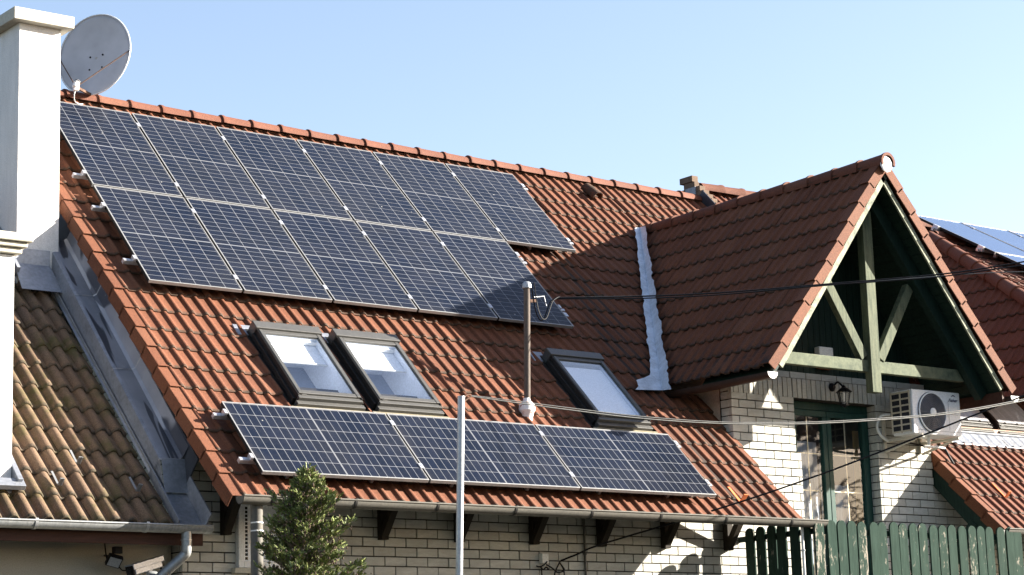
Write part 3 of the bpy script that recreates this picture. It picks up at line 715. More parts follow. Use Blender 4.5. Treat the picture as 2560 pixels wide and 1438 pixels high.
# ---------------- stepped brick parapet between the two halves
mb = MB(); rnd = random.Random(4)
c0 = at_y(1733, 439, 2.86); px0 = c0.x - .015
mb.box(px0 - .012, px0 + .10, 2.86, 3.11, c0.z - .085, c0.z, 0, (3.1, 1.2)); mb.box(px0 + .005, px0 + .095, 2.835, 3.05, c0.z - .165, c0.z - .088, 0, (4.1, 1.2))
for i in range(1, 40):
    zt = c0.z - .168 - .074 * (i - 1); yf = 2.80 - .073 * i
    mb.box(px0 + rnd.uniform(-.003, .003), px0 + .105 + rnd.uniform(-.004, .004), yf, yf + .4, zt - .07, zt, 0, (i * 1.3, 2.2))
M['parapet'] = plain('parapet_brick', (.12, .085, .062), .85, 0, .3, 9, .4)
par = mb.build('parapet', 'parapet', H1, bevel=.004)
mb = MB(); mb.rbox(px0 - .02, px0 - .004, 1.2, 3.78, PAN - .02, PAN + .16); mb.build('flashing', 'dark_metal', par)
mb = MB(); mb.box(px0 - .016, px0 + .003, 2.80, 3.0, 2.6, c0.z - .17); mb.build('lead_patch', 'zinc_bright', par)

# ================================================================== RIGHT HALF
H2 = thing('tiled_house', (13.5, -.6, GZ), 'orange tiled house at the right edge with two grey roof windows, beyond the balcony dormer', 'house')
holes2 = [(10.45, 12.35, -1.40, -.0)]
def keep2(u, v):
    if any(a < u < b and c < v < d for a, b, c, d in holes2): return False
    if v > 4.03: return False
    if u < 9.98 + .0 and v > -1.1: return False
    return True
mb = MB(); tiles(mb, fR, 9.86, 17.2, V0, 24, GA, RW, keep=keep2, uvo=6)
roof2 = mb.build('roof', 'tile_r', H2, smooth=50, recalc=False)
mb = MB(); verge(mb, fR, 9.78, V0, 6, GA, -1, .13, .12, .005); mb.build('verge_tiles', 'tile', roof2, bevel=.006)
mb = MB(); ridge_caps(mb, V3((16.28, 2.915, at_y(1800, 466, 2.91).z - .095)), (-1, 0, 0), 6.45, .392, .10, sink=.2)
mb.build('ridge_cap', 'tile_ridge', roof2, smooth=45, recalc=False)
mb = MB(); mb.add([(9.99, 2.92, 2.71), (17.2, 2.92, 2.71), (17.2, 7.92, -2.29), (9.99, 7.92, -2.29)], [(0, 1, 2, 3)]); mb.build('back_slope', 'tile', roof2)
# lead strip dressed over the tile heads below the roof windows
mb = MB(); n = 90; ua, ub = 10.25, 12.6; top = []; bot = []
for i in range(n + 1):
    u = ua + (ub - ua) * i / n; t = ((u - 9.86) / RW) % 1; h = 0
    for (t0, h0), (t1, h1) in zip(ROLL, ROLL[1:]):
        if t0 <= t <= t1: h = h0 + (h1 - h0) * (t - t0) / (t1 - t0)
    top.append(P(u, -1.27, PAN + .05)); bot.append(P(u, -1.475 + .02 * math.sin(i * .9), PAN + .034 + h))
mb.add(top + bot, [(i, i + 1, n + 2 + i, n + 1 + i) for i in range(n)]); mb.build('apron_flashing', 'zinc_bright', roof2, smooth=60, recalc=False)
mb = MB(); mb.rbox(10.3, 12.6, -1.28, -1.262, PAN, -.085); mb.build('apron_sill', 'zinc_edge', roof2, bevel=.003)
skylight(H2, 10.47, 11.26, -1.13, -.02, 'awning'); skylight(H2, 11.42, 12.2, -1.13, -.02, 'awning')
mb = MB(); mb.rbox(10.42, 17, -1.4, .1, PAN - .1, PAN - .06); mb.build('roof_deck', 'timber_dark', roof2)
mb = MB(); mb.rbox(9.80, 9.90, -3.02, -1.25, PAN - .28, PAN - .045); mb.build('bargeboard', 'green', H2, bevel=.005)
mb = MB(); mb.bar((9.84, -1.09, -2.72), (9.84, -1.62, -2.17), .11, .11, (1, 0, 0)); mb.build('strut', 'green', H2, bevel=.005)
mb = MB(); mb.rbox(9.9, 17, -3.0, -1.45, PAN - .07, PAN - .045); mb.build('soffit', 'timber_dark', roof2)
mb = MB(); bricks(mb, 9.80, 12, -3.3, -1.45, f_front(YW + .02), seed=9); w2 = mb.build('wall', 'brick', H2)
mb = MB(); mb.box(9.80, 17, YW + .035, YW + .2, GZ, -1.45); mb.build('mortar', 'mortar', w2)
mb = MB(); mb.box(9.99, 17, YW + .3, YW + .35, -1.3, -.9); mb.prism([(17.1, YW, GZ), (17.1, YW, -1.4), (17.1, 2.6, 2.3), (17.1, 7.6, -2.6), (17.1, 7.6, GZ)], (.1, 0, 0)); mb.build('gable_wall', 'stucco', w2)
mb = MB(); mb.arc([(9.72 - .1, yg, zg), (15, yg, zg)], math.pi, 2 * math.pi, .072, (0, 1, 0), (0, 0, 1), 12, 0, .006); mb.tube([(9.62, yg - .072, zg), (15, yg - .072, zg)], .009, 8); mb.build('gutter', 'gutter', H2, smooth=50)
mb = MB(); mb.rbox(10.31, 10.335, -2.5, -2.25, PAN + .045, PAN + .052); mb.rbox(10.31, 10.335, -2.51, -2.5, PAN + .045, PAN + .14); mb.rbox(10.335, 10.355, -2.51, -2.5, PAN + .05, PAN + .14); mb.build('snow_hook', 'orange', roof2)
# second dormer with a hipped front
HA = at(2326, 590, 'y', 1.75)             # where the hip starts
FP = math.radians(30); DT2 = math.radians(52)
hip_d = V3((-math.tan(FP) / math.tan(DT2), -1, -math.tan(FP))).normalized()
Fs = V3((0, math.cos(FP), math.sin(FP))); Fn = V3((0, -math.sin(FP), math.cos(FP)))
Ls = V3((math.cos(DT2), 0, math.sin(DT2))); Ln = V3((-math.sin(DT2), 0, math.cos(DT2)))
def fF(u, v, n): return HA + U * u + Fs * v + Fn * (n - .05)
def fL(a, s, n): return HA + V3((0, -1, 0)) * a + Ls * s + Ln * (n - .05)
hipn_f = V3((1, 0, 0)) * 1 ; 
mb = MB(); tiles(mb, fF, -2.2, 3.5, -4.2, 15, .31, RW, keep=lambda u, v: v < .3, uvo=7)
cut_hip = hip_d.cross(V3((0, 0, 1))).normalized()
if cut_hip.x > 0: cut_hip = -cut_hip      # points towards -x: removed from the front hip
d2 = mb.build('dormer_roof', 'tile_r', H2, smooth=50, recalc=False, cuts=[(HA, cut_hip, None), (main_co, -N, None)])
mb = MB(); tiles(mb, fL, -2.5, 4.5, -3.6, 12, .308, RW, keep=lambda u, v: v < .05, uvo=8)
t2 = mb.build('dormer_slope', 'tile_r', H2, smooth=50, recalc=False, cuts=[(HA, -cut_hip, lambda c: c.y < HA.y), (main_co, -N, None)])
for p in d2.data.polygons: p.use_smooth = True
d2.data.set_sharp_from_angle(angle=math.radians(50))
mb = MB(); ridge_caps(mb, HA + hip_d * 4.0 - V3((0, 0, .03)), -hip_d, 4.05, .40, .10); mb.build('hip_cap', 'tile_r', d2, smooth=45, recalc=False, cuts=[(main_co, -N, None)])
mb = MB(); ridge_caps(mb, V3((HA.x + 2.6, HA.y + .1, HA.z + .02)), (-1, 0, 0), 2.5, .40, .10); mb.build('ridge_cap', 'tile_ridge', d2, smooth=45, recalc=False)

# ================================================================== LEFT HOUSE
H0 = thing('rendered_house', (-2, 0, GZ), 'white rendered house with weathered brown roof tiles and white chimney at the left edge', 'house')
L0 = at_y(440, 1308, -1.5)
def Q(u, v, n=0): return V3((u, L0.y, L0.z)) + V * v + N * n
def fQ(u, v, n): return Q(u, v, n - .045)
mb = MB(); tiles(mb, fQ, -.555 - .157 * 14, -.555, 0, 16, .315, .157, ROUND, .026, jit=.008, per=1, uvo=9)
roof0 = mb.build('roof', 'tile_old', H0, smooth=55, recalc=False)
mb = MB(); mb.rbox(-3.2, -.56, 0, 5.2, -.12, -.09, f=Q); mb.add([Q(-3.2, 5.2, 0), Q(-.5, 5.2, 0), Q(-.5, 5.2, 0) + V3((0, 4, -4)), Q(-3.2, 5.2, 0) + V3((0, 4, -4))], [(0, 1, 2, 3)]); mb.build('roof_deck', 'timber_dark', roof0)
# snow hooks
for (u, v) in ((-1.276, .70), (-1.557, .39), (-.824, .36)):
    mb = MB(); mb.rbox(u - .010, u + .010, v + .01, v + .18, .055, .060, f=Q); mb.rbox(u - .002, u + .026, v, v + .008, .045, .125, f=Q); mb.rbox(u + .028, u + .036, v - .004, v + .005, .05, .125, f=Q)
    mb.build('snow_hook', 'hook', roof0)
# metal clad box gutter against the brick house
def sec(v, h): return [(-.54, -.02), (-.515, .01), (-.505, h), (-.475, h + .006), (-.31, h + .01), (-.285, h + .035), (-.275, h + .16), (-.262, h + .165)]
mb = MB(); VA, VB = .70, 4.08
lo, hi = [Q(u, VA, n) for u, n in sec(VA, .15)], [Q(u, VB, n) for u, n in sec(VB, .22)]
k = len(lo); mb.add(lo + hi, [(i, i + 1, k + i + 1, k + i) for i in range(3, k - 1)]); ch = mb.build('flashing_channel', 'zinc_stained', H0)
mb = MB(); mb.add(lo + hi, [(i, i + 1, k + i + 1, k + i) for i in range(0, 3)]); mb.build('channel_side', 'zinc', ch)
for t in (.38, .72): # standing seams
    mb = MB()
    a = [p.lerp(q, t) + N * .004 for p, q in zip(lo, hi)]; b = [p + V * .018 for p in a]
    mb.add(a + b, [(i, i + 1, k + i + 1, k + i) for i in range(1, k - 2)]); mb.build('channel_seam', 'zinc_edge', ch)
mb = MB() # front drop and lower tray down to the gutter
a, b = Q(-.50, VA - .005, .155), Q(-.27, VA - .005, .165)
mb.add([a + V3((0, -.02, 0)), b + V3((0, -.02, 0)), Q(-.27, .42, .0), Q(-.50, .42, .0)], [(0, 1, 2, 3)])
mb.add([Q(-.53, .44, -.02), Q(-.25, .44, -.02), Q(-.2, -.03, -.03), Q(-.53, -.03, -.03)], [(0, 1, 2, 3)])
mb.rbox(-.55, -.535, -.02, .7, -.03, .05, f=Q); mb.rbox(-.27, -.256, -.02, .5, -.03, .13, f=Q)
mb.add([Q(-.505, VA + .01, .155), Q(-.505, VA + .01, -.02), Q(-.505, .40, -.02), Q(-.505, .40, .0)], [(0, 1, 2, 3)])
mb.build('lower_tray', 'zinc', ch)
mb = MB(); mb.rbox(-.27, -.253, .5, VB, .0, .33, f=Q); mb.build('upstand', 'dark_metal', ch)
mb = MB(); mb.rbox(-.52, -.25, VA - .03, VA + .0, .150, .166, f=Q); mb.rbox(-.545, -.535, 0, 4.0, .02, .045, f=Q); mb.build('drip_edge', 'zinc_edge', ch)
# gutter, fascia, wall, downpipe
y0g, z0g = -1.52, at_y(260, 1306, -1.585).z
mb = MB(); mb.arc([(-3, y0g, z0g), (-.235, y0g, z0g)], math.pi, 2 * math.pi, .066, (0, 1, 0), (0, 0, 1), 14, 0, .006); mb.tube([(-3, y0g - .066, z0g), (-.235, y0g - .066, z0g)], .009, 8)
mb.prism([(-.235, y0g + .067 * math.cos(a), z0g + .067 * math.sin(a)) for a in [math.pi + i * math.pi / 12 for i in range(13)]], (.006, 0, 0))
g0 = mb.build('gutter', 'gutter_zinc', H0, smooth=50)
for px_ in (92, 370, -60):
    x = at_y(px_, 1320, y0g - .06).x
    mb = MB(); mb.arc([(x - .013, y0g, z0g), (x + .013, y0g, z0g)], math.pi - .25, 2 * math.pi, .071, (0, 1, 0), (0, 0, 1), 14, 0, .004); mb.build('gutter_bracket', 'zinc_edge', g0, smooth=50)
mb = MB(); mb.box(-3, -.24, -1.42, -1.39, z0g - .16, z0g - .05); mb.box(-3, -.27, -1.388, -.89, z0g - .10, z0g - .08); mb.build('fascia', 'fascia', H0, bevel=.004)
mb = MB(); mb.box(-3, -.27, -.9, -.7, GZ, z0g - .03); mb.build('wall', 'render_wall', H0)
p0 = at_y(466, 1337, y0g); xp = p0.x
mb = MB(); mb.tube(curve_pts([(xp, y0g, z0g - .05), (xp, y0g, z0g - .20), (xp - .02, y0g + .02, z0g - .26), (xp - .18, y0g + .10, z0g - .42), (xp - .21, y0g + .16, z0g - .5), (xp - .21, y0g + .2, z0g - .65), (xp - .21, y0g + .2, GZ)], 5), .045, 16)
dp0 = mb.build('downpipe', 'gutter_zinc', H0, smooth=60)
mb = MB(); mb.lathe((xp, y0g, z0g - .13), (0, 0, 1), [(.045, 0), (.049, .004), (.049, .012), (.045, .016)], 16); mb.build('pipe_joint', 'zinc_edge', dp0, smooth=40)
# tall chimney
cx0, cx1, cy0, cy1 = -.887, -.436, 1.05, 1.50
mb = MB(); mb.box(cx0, cx1, cy0, cy1, -.5, 2.715); chim = mb.build('chimney', 'render', H0, bevel=.006)
mb = MB(); mb.box(cx0 - .1, cx1 + .1, .95, 1.60, 2.715, 2.84); mb.build('chimney_cap', 'concrete', chim, bevel=.006)
mb = MB(); mb.box(cx0 - .012, cx1 - .10, cy0 - .014, cy0 - .002, .24, .42); mb.add([(cx0 - .03, cy0 - .016, .265), (cx1 - .1, cy0 - .016, .265), Q(cx1 - .05, 3.36, .075), Q(cx0 - .05, 3.36, .075)], [(0, 1, 2, 3)])
mb.rbox(cx0 - .05, cx0 - .014, 3.6, 4.6, .05, .16, f=Q); mb.build('flashing', 'zinc', chim)
# low chimney with moulded cap in front
bx0, bx1, by0, by1 = -2.7, -1.962, -1.22, -.72
mb = MB(); mb.box(bx0, bx1, by0, by1, -2.36, -.20); c2 = mb.build('chimney', 'render', H0, bevel=.006)
c2['label'] = 'lower chimney with a stepped moulded cap'; chim['label'] = 'tall plain white chimney with a flat slab cap'
mb = MB()
for (e, z0, z1) in ((.05, -.195, -.145), (.085, -.143, -.10), (.12, -.098, -.025)): mb.box(bx0 - e, bx1 + e, by0 - e, by1 + e, z0, z1)
mb.build('cornice', 'cornice', c2, bevel=.012)
mb = MB(); mb.box(bx0, bx1 + .02, by0 - .014, by0 - .002, -2.34, -2.17); mb.rbox(bx0, bx1 + .07, .30, .40, .05, .10, f=Q); mb.rbox(bx1 + .002, bx1 + .05, .35, 1.2, .02, .13, f=Q); mb.build('flashing', 'zinc', c2, bevel=.004)

# ================================================================== SOLAR PANELS
PW, PP, PH, PV = 1.030, 1.058, 1.667, 1.687
LW, LP, LH, LV = 1.775, 1.797, .993, -2.894
def rotm(o): return Matrix(((U.x, V.x, N.x, o.x), (U.y, V.y, N.y, o.y), (U.z, V.z, N.z, o.z), (0, 0, 0, 1)))
def panel_meshes(wd, hg, land):
    fr = MB(); e = .011; t = .036
    fr.box(0, wd, 0, e, -t, 0); fr.box(0, wd, hg - e, hg, -.004, 0); fr.box(0, e, e, hg - e, -.004, 0); fr.box(wd - e, wd, e, hg - e, -.004, 0)
    fr.box(.0005, wd - .0005, hg - e, hg - .0005, -t, -.0045, 1); fr.box(.0005, e, e, hg - e, -t, -.0045, 1); fr.box(wd - e, wd - .0005, e, hg - e, -t, -.0045, 1)  # dark frame sides: shade of the gaps between panels put into the colour
    ce = MB(); m_ = .004
    A = [(e, e), (wd - e, e), (wd - e, hg - e), (e, hg - e)]
    sx, lx = (hg, wd) if land else (wd, hg)
    def uvc(x, y):
        a, b = (y, x) if land else (x, y)
        return ((a - e - m_) / (sx - 2 * (e + m_)) * 6, (b - e - m_) / (lx - 2 * (e + m_)) * 20)
    ce.add([(x, y, -.004) for x, y in A], [(0, 1, 2, 3)], [[uvc(x, y) for x, y in A]])
    bk = MB(); bk.box(e + .001, wd - e - .001, e + .001, hg - e - .001, -.012, -.0075)
    return fr, ce, bk
def make_panel(wd, hg, land, o, label, group, cl):
    root = bpy.data.objects.new('solar_panel', None); COL.objects.link(root); root.matrix_world = rotm(o); root.empty_display_size = .2
    tag(root, label, 'solar panel', group)
    fr, ce, bk = panel_meshes(wd, hg, land)
    f_ = fr.build('frame', ['alu', 'alu_dark'], root, bevel=.0015, local=True); ce.build('cells', 'cells', root, local=True); bk.build('backsheet', 'alu_dark', root, local=True)
    for (x, y) in cl: clamp_(root, x, y)
    return root
CLAMP = {}
def clamp_(root, x, y):
    if 'm' not in CLAMP:
        mb = MB(); mb.box(-.022, .022, -.035, .035, .001, .006); mb.box(-.008, .008, -.035, .035, -.04, .001); mb.lathe((0, 0, .006), (0, 0, 1), [(.006, 0), (.006, .006)], 8)
        o = mb.build('clamp', 'alu_clamp', root, local=True); CLAMP['m'] = o.data
    else:
        o = bpy.data.objects.new('clamp', CLAMP['m']); reg(o, root)
    o.location = (x, y, 0); return o
def copy_panel(src, o, label):
    r = src.copy(); COL.objects.link(r); r.matrix_world = rotm(o); r['label'] = label
    for c in list(src.children):
        d = c.copy(); COL.objects.link(d); d.parent = r
    return r
ordn = ['first', 'second', 'third', 'fourth', 'fifth', 'sixth']
GRP = 'solar panels on the orange roof'
la = ['upright solar panel first in the top row, half hidden by the white chimney', 'upright solar panel second from the chimney in the top row under the ridge',
      'upright solar panel third from the chimney in the top row under the ridge', 'upright solar panel fourth from the chimney in the top row under the ridge',
      'upright solar panel fifth from the chimney in the top row under the ridge', 'upright solar panel at the right end of the top row, above bare tiles']
lb = ['upright solar panel at the left end of the middle row, bare tiles beside it', 'upright solar panel second from the left in the middle row of panels',
      'upright solar panel third from the left, in the centre of the middle row', 'upright solar panel fourth in the middle row, lower corner in dormer shadow',
      'upright solar panel at the right end of the middle row, behind the roof mast']
lc = ['landscape solar panel at the left end of the bottom row, behind the conifer tip', 'landscape solar panel in the centre of the bottom row, crossed by the steel pole', 'landscape solar panel at the right end of the bottom row, below the single roof window']
gx = PW + (PP - PW) / 2
base = None
for i in range(6):
    o = P(i * PP, PV, 0)
    if base is None: base = make_panel(PW, PH, False, o, la[0], GRP, [(gx, 1.41), (gx, .22)])
    else: copy_panel(base, o, la[i])
for i in range(5): copy_panel(base, P(i * PP, 0, 0), lb[i])
lows = None
for i in range(3):
    o = P(.005 + i * LP, LV, 0)
    if lows is None: lows = make_panel(LW, LH, True, o, lc[0], GRP, [(LW + .011, .84), (LW + .011, .2)])
    else: copy_panel(lows, o, lc[i])
copy_panel(base, P(10.50, 2.0, 0), 'solar panel corner peeping out behind the stepped brick parapet')
RG = 'aluminium rails under the solar panels'
for (va, ub, lb_) in ((3.10, 6 * PP, 'aluminium rail under the top row of panels, nearest the ridge'), (1.91, 6 * PP, 'aluminium rail under the top row of panels, lower of its two'), (1.31, 5 * PP, 'aluminium rail under the middle row of panels, upper of its two'),
                     (.38, 5 * PP, 'aluminium rail under the middle row of panels, lower of its two'), (-2.05, 3 * LP, 'aluminium rail under the bottom row of panels, just below the roof windows'), (-2.68, 3 * LP, 'aluminium rail under the bottom row of panels, nearest the gutter')):
    mb = MB(); a, b = -.125, ub + .085
    mb.rbox(a, b, va - .02, va + .02, -.080, -.0375); mb.rbox(a - .001, b + .001, va - .007, va + .007, -.036, -.0345)
    mb.rbox(-.035, -.004, va - .03, va + .03, -.036, .004); mb.rbox(ub - .02, ub + .008, va - .03, va + .03, -.036, .004)
    u = .35
    while u < ub: mb.rbox(u - .015, u + .015, va - .12, va + .02, PAN + .02, -.081); u += .9
    tag(mb.build('mounting_rail', 'alu_clamp', None, bevel=.003), lb_, 'rail', RG)
# panels on the hipped dormer of the right half
def rotF(o): return Matrix(((U.x, Fs.x, Fn.x, o.x), (U.y, Fs.y, Fn.y, o.y), (U.z, Fs.z, Fn.z, o.z), (0, 0, 0, 1)))
def plane_pt(x, y, off):
    d = ray(x, y); co = HA + Fn * off; return CAM + d * ((co - CAM).dot(Fn) / d.dot(Fn))
OFFP = .12
e0, e1, e2 = plane_pt(2318, 553, OFFP), plane_pt(2560, 662, OFFP), plane_pt(2312, 540, OFFP)
uE = ((e0 + e1) / 2).x; topv = (e2 - HA).dot(Fs)
lab = ['sky-blue solar panel on the far right roof, nearest the dormer verge', 'sky-blue solar panel on the far right roof, second in the upper row', 'sky-blue solar panel on the far right roof, third in the upper row', 'sky-blue solar panel of the lower row on the far right roof, cut by the frame', 'sky-blue solar panel of the lower row on the far right roof, second along']
k = 0
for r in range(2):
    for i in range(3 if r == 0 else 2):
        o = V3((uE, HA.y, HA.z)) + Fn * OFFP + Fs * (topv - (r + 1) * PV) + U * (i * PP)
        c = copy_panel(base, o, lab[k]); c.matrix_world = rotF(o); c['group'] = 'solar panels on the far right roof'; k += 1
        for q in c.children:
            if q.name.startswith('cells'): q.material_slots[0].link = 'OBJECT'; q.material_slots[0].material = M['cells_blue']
for (dv, lb_) in ((-.55, 'aluminium rail end under the upper edge of the sky-blue panels'), (-1.45, 'aluminium rail end under the lower part of the sky-blue panels')):
    mb = MB(); f = lambda u, v, n: V3((uE, HA.y, HA.z)) + U * u + Fs * (topv + v) + Fn * (OFFP + n)
    mb.rbox(-.1, 3.2, dv - .02, dv + .02, -.08, -.038, f=f); mb.rbox(-.05, -.003, dv - .05, dv + .05, -.07, .006, f=f); mb.rbox(.3, .34, dv - .03, dv + .02, -.2, -.081, f=f)
    tag(mb.build('mounting_rail', 'alu_clamp', None, bevel=.003), lb_, 'rail', 'rails on the far right roof')

# ================================================================== SATELLITE DISH
dc = at_y(236, 137, 2.72); dn = V3((-.80, -.58, .16)).normalized(); R_ = .49
SD = thing('satellite_dish', dc, 'round grey satellite dish above the ridge, partly behind the white chimney', 'satellite dish')
e1_ = dn.cross(V3((0, 0, 1))).normalized(); e2_ = e1_.cross(dn).normalized()
if e2_.z < 0: e2_ = -e2_
mb = MB(); nr, na = 10, 48; vs = [dc - dn * .055]
for i in range(1, nr + 1):
    r = i / nr
    for j in range(na):
        a = 2 * math.pi * j / na; vs.append(dc + (e1_ * math.cos(a) * .88 + e2_ * math.sin(a) * 1.0) * R_ * r - dn * .055 * (1 - r * r))
fs = [(0, 1 + j, 1 + (j + 1) % na) for j in range(na)]
for i in range(nr - 1): fs += [(1 + i * na + j, 1 + i * na + (j + 1) % na, 1 + (i + 1) * na + (j + 1) % na, 1 + (i + 1) * na + j) for j in range(na)]
mb.add(vs, fs); ref = mb.build('reflector', 'dish', SD, smooth=60, recalc=False)
sm = ref.modifiers.new('thick', 'SOLIDIFY'); sm.thickness = .006
mb = MB(); mb.tube([dc + (e1_ * math.cos(2 * math.pi * j / 64) * .88 + e2_ * math.sin(2 * math.pi * j / 64)) * R_ for j in range(65)], .009, 8, caps=False); mb.build('rim', 'dish_rim', SD, smooth=60)
mb = MB()
for (a, b) in ((-.075, .04), (.075, .055), (-.07, -.115), (.08, -.10)): 
    r2 = (a * a + b * b) / R_ ** 2; mb.lathe(dc + e1_ * -a + e2_ * (b - .04) - dn * .055 * (1 - r2), dn, [(.011, 0), (.011, .008)], 8)
mb.build('bolt', 'black', SD)
foot = dc - e2_ * (R_ + .0) + dn * .01; lnb = at_y(188, 212, dc.y - .38); lnb = dc - e2_ * (R_ - .13) + dn * .34 + e1_ * 0
lt = at_y(190, 211, lnb.y)
lnb = lt
mb = MB(); mb.bar(foot, lnb - V3((0, 0, .03)), .022, .03); mb.build('feed_arm', 'rust', SD, bevel=.003)
mb = MB(); dd = (dc - lnb).normalized(); mb.lathe(lnb - dd * .05, dd, [(.02, 0), (.028, .01), (.028, .05), (.02, .055), (.036, .06), (.036, .095), (.02, .10)], 14); mb.obox(lnb - V3((0, 0, .035)), (.05, 0, 0), (0, .05, 0), (0, 0, .07)); mb.build('lnb', 'white_plastic', SD, smooth=40)
mb = MB(); mb.lathe(lnb + dd * .022, dd, [(.037, 0), (.039, .004), (.039, .016), (.037, .02)], 14); mb.build('clamp', 'black', SD)
for sg, xx in ((1, (321, 135)), (-1, (118, 165))):
    tgt = dc + e1_ * R_ * .87 * (1 if (e1_.x > 0) == (sg > 0) else -1) + e2_ * .0
    mb = MB(); mb.tube([lnb - V3((0, 0, .03)), tgt], .006, 6); mb.build('strut', 'rust', SD)
mb = MB(); mb.tube(curve_pts([lnb - V3((0, 0, .06)), lnb + V3((-.02, 0, -.12)), lnb + V3((.0, .02, -.19)), lnb + V3((.08, .05, -.20)), lnb + V3((.14, .12, -.17))], 6), .006, 6); mb.build('cable', 'white_plastic', SD, smooth=60)
mb = MB(); mb.tube([dc - dn * .06, dc - dn * .2 - V3((.12, 0, .1)), dc - dn * .2 - V3((.12, 0, .62))], .02, 10); mb.build('mast', 'steel', SD, smooth=40)

# ================================================================== ROOF MAST AND STEEL POLE
mbz = P(3.72, -1.56, PAN).z; ym = P(3.72, -1.56, PAN).y
mt_, mb_ = at_y(1317, 712, ym), at_y(1318, 1040, ym)
RM = thing('roof_mast', mb_, 'brown weathered service mast with white bulbous base standing on the tiles', 'mast')
mb = MB(); mb.tube([mt_ - V3((0, 0, .02)), mb_], .034, 14); mb.build('pole', 'mast', RM, smooth=50)
mb = MB(); mb.lathe(mt_ - V3((0, 0, .04)), (0, 0, 1), [(.038, 0), (.05, .004), (.05, .03), (.044, .055), (.025, .07)], 16); mb.build('cap', 'steel', RM, smooth=40)
zb2 = at_y(1318, 1003, ym).z
mb = MB(); mb.lathe((mb_.x, ym, zb2 - .0), (0, 0, -1), [(.034, -.03), (.04, 0), (.075, .03), (.085, .07), (.083, .09), (.086, .095), (.083, .1), (.065, .14), (.055, .17), (.055, .42)], 18); mb.build('base', 'flaky', RM, smooth=40)
zc = at_y(1318, 752, ym).z
mb = MB(); mb.lathe((mt_.x, ym, zc), (0, 0, 1), [(.036, -.012), (.042, -.012), (.042, .016), (.036, .016)], 14); mb.bar((mt_.x + .03, ym, zc + .0), (mt_.x + .12, ym - .0, zc + .01), .02, .03); mb.build('clamp', 'rust', RM)
mb = MB(); q = [at_y(a, b, ym - .03) for a, b in ((1328, 708), (1333, 745), (1340, 780), (1350, 800), (1360, 797), (1368, 775), (1376, 755), (1392, 744))]
mb.tube(curve_pts(q, 5), .007, 6); q2 = [p + V3((.02, -.02, .01)) for p in q]; mb.tube(curve_pts(q2, 5), .006, 6); mb.build('drip_loop', 'cable', RM, smooth=60)
mb = MB(); mb.tube([at_y(1335, 743, ym), at_y(1360, 741, ym), at_y(1366, 765, ym)], .006, 6); mb.build('tension_clamp', 'steel', RM)
yp = -3.4
t_, b_ = at_y(1153, 991, yp), at_y(1148, 1438, yp); dirp = (b_ - t_).normalized()
SP = thing('steel_pole', t_ + dirp * ((GZ - t_.z) / dirp.z), 'plain galvanised steel pole standing in front of the gutter', 'pole')
mb = MB(); mb.tube([t_, t_ + dirp * ((GZ - t_.z) / dirp.z)], .031, 16); mb.build('tube', 'steel', SP, smooth=50)
mb = MB(); mb.lathe(t_, -dirp, [(.0, .003), (.032, 0), (.033, -.01), (.031, -.012)], 16); mb.build('cap', 'steel', SP, smooth=40)
eye = at_y(1178, 991, yp)
mb = MB(); mb.tube(curve_pts([t_ + dirp * .03, at_y(1168, 987, yp), eye, at_y(1172, 995, yp), t_ + dirp * .06], 5), .008, 6); mb.build('tie_wire', 'rust', SP)

# ================================================================== CABLES
def cable(pts, r, mat, name, label):
    mb = MB(); mb.tube(curve_pts(pts, 10), r, 6); return tag(mb.build(name, mat, None, smooth=80), label, 'cable', 'overhead cables')
def run(px_list, ya, yb): 
    n = len(px_list) - 1; x0, x1 = px_list[0][0], px_list[-1][0]
    return [at_y(x, y, ya + (yb - ya) * (x - x0) / (x1 - x0)) for x, y in px_list]
cable(run([(1392, 745), (1600, 741), (1800, 732), (2060, 711), (2330, 688), (2480, 668), (2640, 640)], ym, -4.3), 0.008, 'cable', 'overhead_cable', 'black cable from the roof mast across the dormer, upper of the pair')
cable(run([(1392, 747), (1600, 746), (1800, 737), (2060, 714), (2330, 694), (2480, 674), (2640, 652)], ym, -4.5), .007, 'cable', 'overhead_cable', 'thinner black cable from the roof mast, lower strand of the pair')
cable(run([(1392, 744), (1600, 740), (1800, 733), (2060, 713), (2200, 702), (2330, 692), (2480, 682), (2640, 678)], ym, -4.1), .004, 'cable_grey', 'overhead_cable', 'thin pale wire twisted with the black cables at the mast')
cable(run([(1178, 991), (1260, 1003), (1400, 1022), (1600, 1046), (1800, 1059), (2000, 1060), (2200, 1050), (2400, 1031), (2640, 986)], yp, -4.6), .006, 'cable_grey', 'overhead_cable', 'light grey wire from the steel pole sagging past the air conditioner, lower strand')
cable(run([(1178, 989), (1260, 999), (1400, 1017), (1600, 1041), (1800, 1055), (2000, 1056), (2200, 1046), (2400, 1027), (2640, 982)], yp, -4.6), .0045, 'cable_grey', 'overhead_cable', 'light grey wire from the steel pole, upper strand of the sagging pair')
cable(run([(1402, 1402), (1440, 1387), (1500, 1362), (1700, 1302), (1900, 1239), (2060, 1183), (2200, 1130), (2400, 1052), (2640, 958)], YW - .05, -4.0), .009, 'cable', 'overhead_cable', 'thick black cable rising from the brick wall across the gutter and door')

